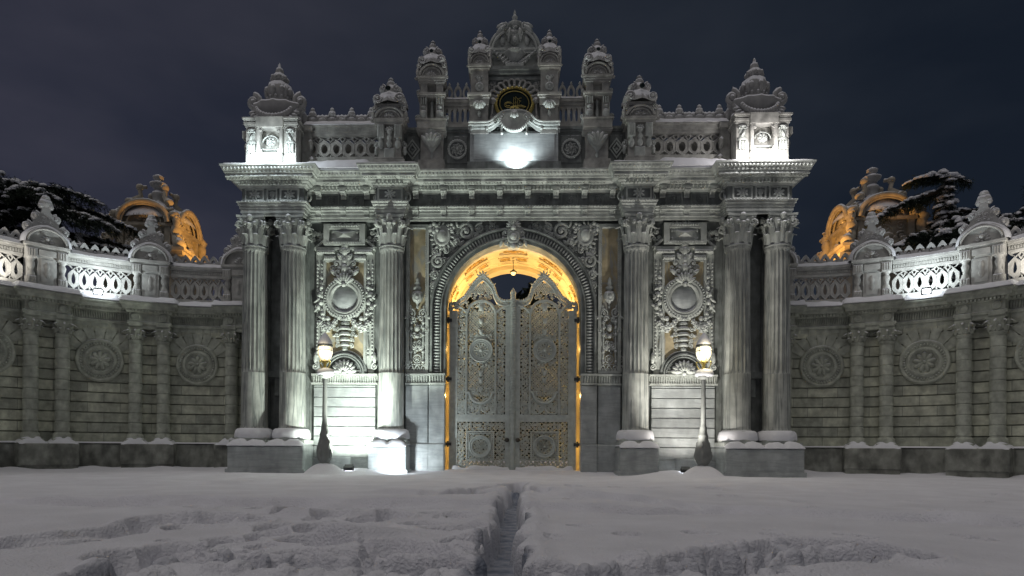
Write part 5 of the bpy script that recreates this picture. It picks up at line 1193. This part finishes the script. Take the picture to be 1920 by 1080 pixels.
for s0 in PAIR:
    for d in (-.43,.43): wcol(s0+d)
    mb=MW(); mb.prism([(s0-.83,-.15),(s0+.83,-.15),(s0+.86,.86),(s0-.86,.86)],-.1,.62); mb.bev(s0-.87,s0+.87,.2,.88,-.1,.66,.03); wp(mb,'pedestal','limestone_plinth')
wcol(.12); mb=MW(); mb.bev(-.4,.62,-.15,.9,-.1,.55,.03); wp(mb,'pedestal','limestone_plinth')
# parapet: lattice, rails, cresting, piers
def prail(a,c):
    mb=MW(); lattice_cells(mb,a,c,5.86,6.66,-.16,-.02,6,True)
    for h0,h1,n0,n1 in ((6.64,6.72,-.2,.03),(6.72,6.86,-.16,.0),(6.86,6.92,-.22,.06),(6.92,7.0,-.26,.1)): mb.box(a,c,h0,h1,n0,n1,nx=10)
    k=int((c-a)/.07)
    for i in range(k): x=a+(i+.5)*(c-a)/k; mb.box(x-.02,x+.02,6.74,6.83,0,.04)
    mb.box(a,c,5.5,5.88,-.2,.0,nx=10)
    o=wp(mb,'lattice_parapet','lit_parapet')
    cr=MW(); k=6; w_=(c-a)/k
    for i in range(k):
        x=a+(i+.5)*w_; hb=7.14
        sh=[]
        ii=[]
        for q in np.linspace(0,2*PI,20,endpoint=False):
            c_,s_=math.cos(q),math.sin(q)
            sh.append((x+w_*.52*c_*(1-.45*max(0,s_)**2.2),hb+(.27*s_+.02*max(0,s_)**8 if s_>0 else .2*s_))); ii.append((x+w_*.2*c_*(1-.3*max(0,s_)),hb+.06+.09*s_))
        cr.ringp(sh,ii,-.16,-.04); cr.ball(x,hb+.02,-.1,.07,.06,.04)
    wp(cr,'cresting','snowy_stone',o)
    sn=MW(); snow_slab(sn,a,c,-.3,.11,6.99,.13,seed=int(a*7)+3,edge=.08); wp(sn,'snow_cap','snow_cap',o)
def pier(s0):
    mb=MW(); mb.box(s0-.5,s0+.5,5.5,7.0,-.3,.08,nx=3); mb.box(s0-.26,s0+.26,5.62,6.9,-.1,.2); mb.box(s0-.17,s0+.17,5.9,6.6,.15,.235); mb.box(s0-.62,s0+.62,6.98,7.06,-.32,.3,nx=3); mb.box(s0-.58,s0+.58,6.9,6.98,-.32,.24,nx=3); mb.box(s0-.24,s0+.24,6.7,6.88,.1,.28)
    t=np.linspace(0,PI,17)
    mb.prism([(s0-.6,7.05)]+[(s0+.6*math.cos(PI-q),7.06+.54*math.sin(q)) for q in t]+[(s0+.6,7.05)],-.28,.12)
    for r_,n_,q in ((.6,.2,.045),(.53,.24,.03)): mb.tube([(s0+r_*math.cos(a),7.07+r_*.9*math.sin(a),n_) for a in t],q,6)
    o=wp(mb,'parapet_pier','lit_parapet')
    d=MW()
    for s in (-1,1):
        d.bev(s0+s*.42-.13,s0+s*.42+.13,5.6,6.05,.0,.3,.04); d.lathe([(.12,0),(.1,.1),(.05,.18),(.09,.28),(.11,.38),(.07,.46),(.13,.56)],s0+s*.42,6.05,.16,seg=12); d.bev(s0+s*.42-.15,s0+s*.42+.15,6.6,6.9,.0,.3,.03)
        for k in (-1,0,1): d.tube([(s0+s*.42+k*.07,6.64,.3),(s0+s*.42+k*.07,6.86,.3)],.022,5)
        for k in (-1,0,1): d.ball(s0+s*.42+k*.07,5.95,.3,.035,.09,.03)
    d.lathe([(0,0),(.06,.05),(.09,.15),(.05,.25),(.08,.36),(.04,.5),(0,.55)],s0,6.0,.22,seg=10); fan(d,s0,7.12,.24,7,.1,PI-.1,.14); d.ball(s0,7.25,.17,.08)
    wp(d,'carving','lit_parapet',o)
    f=MW()
    for s in (-1,1):
        scroll(f,s0+s*.5,7.62,.14,1.5,s,PI/2,.06,.0); f.ball(s0+s*.46,7.58,-.04,.16,.14,.1); scroll(f,s0+s*.28,7.98,.13,1.5,s,PI/2,.055,.0); f.ball(s0+s*.25,7.94,-.04,.15,.16,.1)
    f.prism([(s0-.5,7.45),(s0+.5,7.45),(s0+.34,7.75),(s0+.28,8.0),(s0+.12,8.14),(s0+.1,8.3),(s0-.1,8.3),(s0-.12,8.14),(s0-.28,8.0),(s0-.34,7.75)],-.14,.04)
    acanthus_mass(f,s0-.22,s0+.22,7.66,8.0,.03,8,5,(.07,.1),.025)
    f.ball(s0,8.42,-.05,.2,.2,.12); f.ball(s0-.12,8.33,-.03,.1,.1,.09); f.ball(s0+.12,8.33,-.03,.1,.1,.09); f.ball(s0,8.6,-.05,.13,.1,.1)
    wp(f,'finial','snowy_stone',o)
    sn=MW(); q=np.linspace(0,PI,15); P=np.array([[(s0+(.63+dr)*math.cos(a),7.07+(.57+dr)*math.sin(a)+.02*math.sin(5*a),n) for n,dr in ((-.3,-.04),(-.26,.04),(.1,.06),(.22,.03),(.25,-.04))] for a in q]); sn.grid(P); wp(sn,'snow_cap','snow_cap',o)
for a,c in ((.42,PAIR[0]-.6),(PAIR[0]+.6,PAIR[1]-.6),(PAIR[1]+.6,PAIR[2]-.6),(PAIR[2]+.6,10.3)): prail(a,c)
for s0 in (-.12,*PAIR): pier(s0)
mb=MW()      # carved scroll where the parapet meets the gate
for x,h,r_ in ((.55,7.32,.16),(.32,7.62,.18),(.12,8.0,.16),(.0,8.35,.13)): scroll(mb,x,h,r_,1.5,1,PI/2,.05,-.05); mb.ball(x-.1,h-.1,-.1,.16,.16,.07)
wp(mb,'end_scroll','snowy_stone')
sw_['label']='curved stone wall to the right of the gate, fluted band and snowy lattice parapet, round carvings'
sl_=copy_tree(sw_); sl_.scale.x=-1; sl_.location.x=-SR[0]-.26; sw_.location.x-=.26; sl_['label']='curved stone wall to the left of the gate, snowy lattice parapet glowing under a white light'

# ================================================================== DOMED TURRETS BEHIND THE WALLS
def turret(loc,rot,label):
    R0=loc; t=thing('domed_turret',loc,label,'turret','domed turrets behind the curved walls'); t.rotation_euler.z=0
    cz,sz=math.cos(rot),math.sin(rot)
    def T(v):    # (right, up, outward) -> world
        x=v[:,0]; y=-v[:,2]; return np.stack([loc[0]+x*cz-y*sz,loc[1]+x*sz+y*cz,v[:,1]+loc[2]],1)
    def tp(mb,name,m,parent=None): return mb.build(name,m,t if parent is None else parent,loc)
    mb=MB(T); mb.box(-1.9,1.9,0,10.4,-1.9,1.9); tp(mb,'shaft','turret_stone')
    mb=MB(T)
    for h0,h1,e in ((10.3,10.55,2.3),(10.55,10.75,2.55),(10.95,11.15,2.2),(11.15,11.3,2.35),(11.3,11.5,2.0)): mb.box(-e,e,h0,h1,-e,e)
    tp(mb,'cornice','turret_stone')
    mb=MB(T); mb.box(-1.45,1.45,11.4,13.2,-1.45,1.45); b=tp(mb,'drum','turret_stone')
    for k in range(4):
        a=k*PI/2; ca,sa=math.cos(a),math.sin(a)
        def R(v,ca=ca,sa=sa): return np.stack([v[:,0]*ca+v[:,2]*sa,v[:,1],-v[:,0]*sa+v[:,2]*ca],1)
        f=MB(T); f.push(R); q=np.linspace(0,PI,15)
        for r_,n_,w_ in ((1.3,1.75,.13),(1.14,1.7,.07),(.85,1.6,.06)): f.tube([(r_*math.cos(x),12.75+r_*.85*math.sin(x),n_) for x in q],w_,6)
        f.grid(np.array([[(1.3*math.cos(x),12.75+1.1*math.sin(x),1.7),(1.3*math.cos(x),12.75+1.1*math.sin(x),.6)] for x in q])); f.box(-1.45,1.45,12.6,12.75,1.3,1.7)
        fan(f,0,12.85,.6,7,.1,PI-.1,1.5); rosette(f,0,12.0,.42,8,1.46); fan(f,1.2,13.3,.4,8,0,2*PI,1.35); f.box(1.05,1.35,11.5,12.6,1.4,1.62)
        f.box(-1.35,-1.05,11.5,12.6,1.4,1.62)
        for r2,h,d in ((.34,11.75,1.75),(.24,12.3,1.7),(.2,11.5,2.1)): scroll(f,.75,h,r2*.8,1.5,1,1,.07,d*.85); scroll(f,-.75,h,r2*.8,1.5,-1,2,.07,d*.85)
        f.ball(0,11.65,1.75,.35,.28,.2); f.ball(.3,11.55,1.75,.22,.18,.2); f.ball(-.3,11.55,1.75,.22,.18,.2)
        tp(f,'arched_gable','turret_stone',b)
        g=MB(T); g.push(R); g.tube([(1.5,13.1,1.5),(1.75,12.7,1.75),(1.6,12.2,1.6),(1.75,11.8,1.75),(2.0,11.5,2.0)],[.16,.22,.2,.26,.3],7); g.ball(1.5,13.15,1.5,.3); g.ball(1.98,11.5,1.98,.33); g.ball(1.66,12.3,1.66,.28,.4,.28)
        for h,e,r2 in ((11.9,1.95,.16),(12.6,1.85,.15),(12.95,1.75,.14)): scroll(g,e,h,r2,1.3,1,h,.05,e-.1); g.ball(e-.1,h+.1,e-.1,.12)
        g.tube([(1.0,14.0,1.0),(.62,14.5,.62),(.7,14.95,.7),(.42,15.05,.42)],[.2,.13,.13,.1],7); g.ball(.66,14.95,.66,.2); g.ball(1.0,14.05,1.0,.26,.2,.26)
        tp(g,'corner_scroll','turret_stone',b)
    mb=MB(T); mb.lathe([(1.9,0),(1.85,.2),(1.6,.5),(1.25,.8),(.9,.98),(.7,1.04),(.6,1.15)],0,13.05,0,seg=32); tp(mb,'dome','snowy_stone')
    mb=MB(T); mb.lathe([(.5,0),(.42,.15),(.25,.3),(.3,.6),(.36,.72),(.28,.85),(.2,.9),(.24,1.05),(.42,1.2),(.44,1.32),(.25,1.4),(.16,1.48),(.26,1.58),(.28,1.7),(.16,1.78),(0,1.86)],0,14.1,0,seg=20); tp(mb,'finial','snowy_stone')
turret((-19.5,34.6,-.25),rad(5),'carved domed turret behind the left wall, dark with one side lit orange')
turret((19.05,34.6,-.1),rad(-6),'carved domed turret behind the right wall, orange on its left and dusted with snow')

# ================================================================== CEDARS
def cedar(loc,height,label,branches,seed):
    R_=random.Random(seed); rs=np.random.RandomState(seed)
    t=thing('cedar_tree',loc,label,'tree','cedars behind the curved walls')
    x0,y0,_=loc
    mb=MB(); mb.tube([(x0,y0,0),(x0+.05,y0,height*.5),(x0,y0,height)],[.5,.3,.03],10)
    fq=[];sn=MB(); brs=MB()
    for (h,az,ln,rise,droop) in branches:
        n=14; s=np.linspace(0,1,n); hx=ln*s; hz=h+rise*s-droop*s**2.2
        P=np.stack([x0+hx*math.cos(az),y0+hx*math.sin(az),hz],1); brs.tube(P,np.linspace(.12*ln/5+.03,.02,n),6)
        k=int(6.5*ln)+3
        for q in range(k):
            u=(q+R_.random())/k; i=u*(n-1); a=int(i); f=i-a; p=P[a]*(1-f)+P[min(a+1,n-1)]*f
            sl=(.22+ln*(.14 if x0>0 else .2)*(1-u*.75))*R_.uniform(.6,1.2); sa=az+R_.choice((-1,1))*R_.uniform(.5,1.35); dr=R_.uniform(.15,.75)*sl
            m=max(3,int(sl/.13))
            for w_ in range(m):
                v=(w_+.5)/m; fq.append((p[0]+sl*v*math.cos(sa),p[1]+sl*v*math.sin(sa),p[2]-dr*v**1.6,sa,1))
                fq.append((p[0]+sl*v*math.cos(sa),p[1]+sl*v*math.sin(sa),p[2]-dr*v**1.6-R_.random()*.3,sa,1))
            if R_.random()<.8:
                b=R_.uniform(.08,.21)*(1.2-u*.5); v0=R_.uniform(.1,.5)
                for z in range(R_.choice((1,2,3))):
                    v=min(1,v0+z*.22); cx,cy,cz=p[0]+sl*v*math.cos(sa),p[1]+sl*v*math.sin(sa),p[2]-dr*v**1.6+.05
                    th=np.linspace(0,2*PI,9,endpoint=False); ph=np.linspace(-.5,PI/2,5)
                    A_,B_=np.meshgrid(ph,th,indexing='ij'); rr=b*(1+.45*(rs.rand(5,9)-.5)); x=rr*1.7*np.cos(A_)*np.cos(B_); y=rr*np.cos(A_)*np.sin(B_)
                    zz=rr*.6*np.sin(A_)-.3*x*dr/sl; sn.grid(np.stack([cx+x*math.cos(sa)-y*math.sin(sa),cy+x*math.sin(sa)+y*math.cos(sa),cz+zz],-1),closed_v=True)
    fq=np.array(fq); K=9; N=len(fq)*K; base=np.repeat(fq,K,0); ang=base[:,3]+rs.uniform(-1.5,1.5,N); ln=rs.uniform(.12,.30,N); dr=rs.uniform(-1.1,.35,N)
    c0=base[:,:3]+rs.normal(0,.07,(N,3)); d=np.stack([np.cos(ang),np.sin(ang),dr],1); sd=np.stack([-np.sin(ang),np.cos(ang),0*ang],1)*.022; up=np.zeros((N,3)); up[:,2]=.02
    V_=np.stack([c0-sd,c0+sd+up,c0+d*ln[:,None]],1).reshape(-1,3); fm=MB(); fm.add(V_,np.arange(N*3).reshape(-1,3))
    mb.build('trunk','bark',t,loc); brs.build('limbs','bark',t,loc); c_=fm.build('crown','foliage',t,loc); sn.build('branch_snow','snow_cap',c_,loc)
B=[]
R_=random.Random(3)
for k in range(34):
    h=6.0+k*.23; B.append((h,R_.uniform(0,2*PI),max(.5,(13.9-h)*.68)*R_.uniform(.7,1.05),.5,1.4*R_.uniform(.6,1.3)))
B+=[(13.2,.0,4.4,.3,1.4),(12.6,-.15,6.2,1.2,2.0),(11.9,.0,7.4,1.4,2.5),(11.2,-.3,7.8,1.6,2.5),(10.7,.15,7.6,1.4,2.2),(12.0,-.5,6.4,1.4,2.2),(10.0,-.1,7.8,1.6,2.2),(9.6,-.4,7.6,1.6,2.0),(12.8,-.8,4,1,1.5),(12.4,.5,4.5,.8,1.6)]
cedar((-25.0,29.5,0),14.1,'dark cedar with spreading snow laden branches above the left wall, farthest left',B,3)
B=[(8.2+k*.25,R_.uniform(0,2*PI),max(.35,(14.4-(8.2+k*.25))*.36)*R_.uniform(.7,1.1),.1,.8) for k in range(25)]
B+=[(14.2,PI*.98,1.7,.3,.5),(14.4,PI*.9,.9,.1,.2),(13.6,PI*1.02,3.6,-.9,.7),(14.2,-.1,1.0,.0,.3),(12.5,-.05,3.0,.4,.8),(11.6,-.5,3.6,.5,1.4),(11.3,PI*1.1,3.2,.6,1.6),(11.4,-.9,3.8,.9,1.6),(10.8,-.3,4.2,.8,1.2),(11.3,-1.6,3.4,.7,1.3),(11.0,PI*1.3,3.4,.9,1.5),(11.8,PI*1.5,2.6,.4,1.2)]
cedar((21.2,32,0),14.6,'snowy cedar with a leaning pointed top between the right turret and the wall finial',B,4)
B=[(7+k*.4,R_.uniform(0,2*PI),max(.8,(15-(7+k*.4))*.6),.3,1.2) for k in range(18)]+[(13.2,PI*1.0,4.4,.4,1.8),(12.4,PI*.95,4.0,.4,1.9),(14.2,PI*1.05,3.4,.5,1.2)]
cedar((28.2,32,0),14.8,'cedar cut by the right edge of the view, one snowy branch showing above the parapet',B,5)

# ================================================================== STREET LAMPS
def street_lamp(x,y,label):
    t=thing('street_lamp',(x,y,.2),label,'street lamp','lamp posts in front of the gate niches'); L=(x,y,.2)
    T=lambda v:np.stack([x+v[:,0],y-v[:,2],v[:,1]],1); mb=MB(T)
    mb.lathe([(.16,.2),(.17,.32),(.14,.36),(.2,.44),(.235,.62),(.23,.8),(.17,1.02),(.13,1.16),(.15,1.2),(.12,1.26),(.1,1.4),(.1,1.46),(.085,1.5),(.075,1.6),(.06,2.8),(.055,2.92)],0,0,0,seg=16,rf=lambda r,h,th:r*(1+.05*np.cos(th*8)*(h<1.3)))
    for k in range(4): a=k*PI/2+.4; mb.ball(.2*math.cos(a),.62,.2*math.sin(a),.07,.16,.07); mb.ball(.17*math.cos(a),.92,.17*math.sin(a),.04,.12,.04)
    mb.lathe([(.06,0),(.15,.04),(.2,.1),(.19,.16),(.1,.19),(.05,.2)],0,2.88,0,seg=16); post=mb.build('post','lamp_iron',t,L)
    mb=MB(T); mb.lathe([(.05,0),(.035,.1),(.06,.16),(.04,.22),(.08,.32)],0,3.06,0,seg=12)
    for k in range(4):
        a=k*PI/2+.5; q=np.linspace(0,1,9); rr=.04+.17*np.sin(q*PI*.6); hh=3.1+.32*q; mb.tube(np.stack([rr*np.cos(a),hh,rr*np.sin(a)],1),.016,5); mb.ball(.2*math.cos(a),3.4,.2*math.sin(a),.03)
    mb.lathe([(.09,3.36),(.15,3.4),(.12,3.42)],0,0,0,seg=16); mb.build('bracket','gilding',post,L)
    mb=MB(T); gp=[(.0,3.41),(.1,3.42),(.17,3.5),(.215,3.62),(.225,3.74),(.205,3.84)]; mb.lathe(gp,0,0,0,seg=24); gl=mb.build('globe','lamp_glass',t,L)
    mb=MB(T)
    for k in range(6):
        a=k*PI/3+.3; mb.tube([(r*1.02*math.cos(a),h,r*1.02*math.sin(a)) for r,h in gp],.008,4)
    mb.tube([(.229*math.cos(a),3.72,.229*math.sin(a)) for a in np.linspace(0,2*PI,25)],.011,5); mb.build('glazing_bars','dark_iron',gl,L)
    mb=MB(T); mb.lathe([(.2,3.83),(.235,3.84),(.22,3.9),(.16,4.02),(.09,4.13),(.03,4.2),(0,4.26)],0,0,0,seg=20); mb.build('cap','dark_iron',t,L)
    mb=MB(T); mb.lathe([(.215,3.9),(.2,3.97),(.13,4.09),(.05,4.21),(0,4.27)],0,.01,0,seg=20,rf=lambda r,h,th:r*(1+.05*np.sin(th*3))+.01); mb.lathe([(.19,2.96),(.24,3.0),(.25,3.08),(.2,3.16),(.1,3.2),(0,3.21)],.02,0,0,seg=20,rf=lambda r,h,th:r*(1+.08*np.sin(th*2+1))); mb.build('snow_cap','snow_cap',t,L)
    return t
XL=5.66
street_lamp(-XL,19.15,'lit street lamp in front of the left niche, standing in a mound of snow')
street_lamp(XL,19.15,'lit street lamp in front of the right niche, standing in a mound of snow')
point('lamp_light',(-XL,18.85,3.7),14,(1,.85,.55),.2); point('lamp_light',(XL,18.85,3.7),40,(1,.87,.6),.2)

# ================================================================== FLOODLIGHTS, LANTERN
def flood(loc,face,tilt,label,sc_=1.0):
    t=thing('floodlight',loc,label,'floodlight','floodlights on and before the gate'); x,y,z=loc
    c,s=math.cos(tilt),math.sin(tilt); ca,sa=math.cos(face),math.sin(face)
    def T(v):
        v=v*sc_; a=v[:,0]; b=v[:,1]*c-v[:,2]*s; d=v[:,1]*s+v[:,2]*c     # tilt back
        return np.stack([x+a*ca-d*sa,y+a*sa+d*ca,z+.16*sc_+b],1)
    mb=MB(T); mb.box(-.17,.17,-.12,.12,-.07,.04); mb.box(-.19,.19,-.14,.14,.04,.07); o=mb.build('housing','dark_iron',t,loc)
    mb=MB(T); mb.box(-.15,.15,-.1,.1,.071,.078); mb.build('lens','lens_glow',o,loc)
    def T2(v): v=v*sc_; return np.stack([x+v[:,0]*ca-v[:,2]*sa,y+v[:,0]*sa+v[:,2]*ca,z+v[:,1]],1)
    mb=MB(T2); mb.box(-.21,-.19,0,.2,-.03,.03); mb.box(.19,.21,0,.2,-.03,.03); mb.box(-.21,.21,-.02,.02,-.05,.05); mb.build('mount','dark_iron',t,loc)
flood((-5.0,19.45,.08),0,rad(60),'small dark floodlight in the snow beside the left street lamp',.75)
flood((5.25,19.5,.08),0,rad(60),'small dark floodlight in the snow beside the right street lamp',.75)
flood((-13.19,19.98,5.62),rad(215),rad(40),'bright floodlight on the snowy ledge of the left wall',.7)
flood((12.67,19.98,5.62),rad(145),rad(40),'bright floodlight on the snowy ledge of the right wall',.7)
lt=thing('hanging_lantern',(0,23.0,7.3),'small lantern hanging from the golden vault behind the doors','lantern')
mb=MB(lambda v:np.stack([v[:,0],23.0-v[:,2],v[:,1]],1)); mb.tube([(0,7.56,0),(0,7.2,0)],.012,5); mb.lathe([(.12,0),(.13,.03),(.05,.08),(.02,.12)],0,7.12,0,seg=12); mb.build('chain','dark_iron',lt,(0,23,7.3))
mb=MB(lambda v:np.stack([v[:,0],23.0-v[:,2],v[:,1]],1)); mb.lathe([(0,7.02),(.05,7.03),(.08,7.07),(.09,7.12)],0,0,0,seg=14); mb.build('glass_bowl','lantern_glass',lt,(0,23,7.3))

# dark garden trees seen through the doors: one mass
gm=MB(); rs=np.random.RandomState(9); N=26000
cx=rs.uniform(-7,7,N); cy=rs.uniform(42,46,N); cz=rs.uniform(0,1,N)**.8*(10.4+1.2*np.sin(cx*1.3)); a=rs.uniform(0,2*PI,N); l=rs.uniform(.3,.7,N)
p=np.stack([cx,cy,cz],1); d1=np.stack([np.cos(a),np.sin(a)*.5,rs.uniform(-1,.4,N)],1)*l[:,None]; d2=np.stack([-np.sin(a)*.2,np.cos(a)*.2,rs.uniform(.1,.3,N)],1)
gm.add(np.stack([p-d2,p+d2,p+d1],1).reshape(-1,3),np.arange(N*3).reshape(-1,3)); g_=gm.build('garden_trees','foliage'); g_['kind']='stuff'; g_['label']='dark trees of the garden showing through the openwork of the doors'; g_['category']='trees'
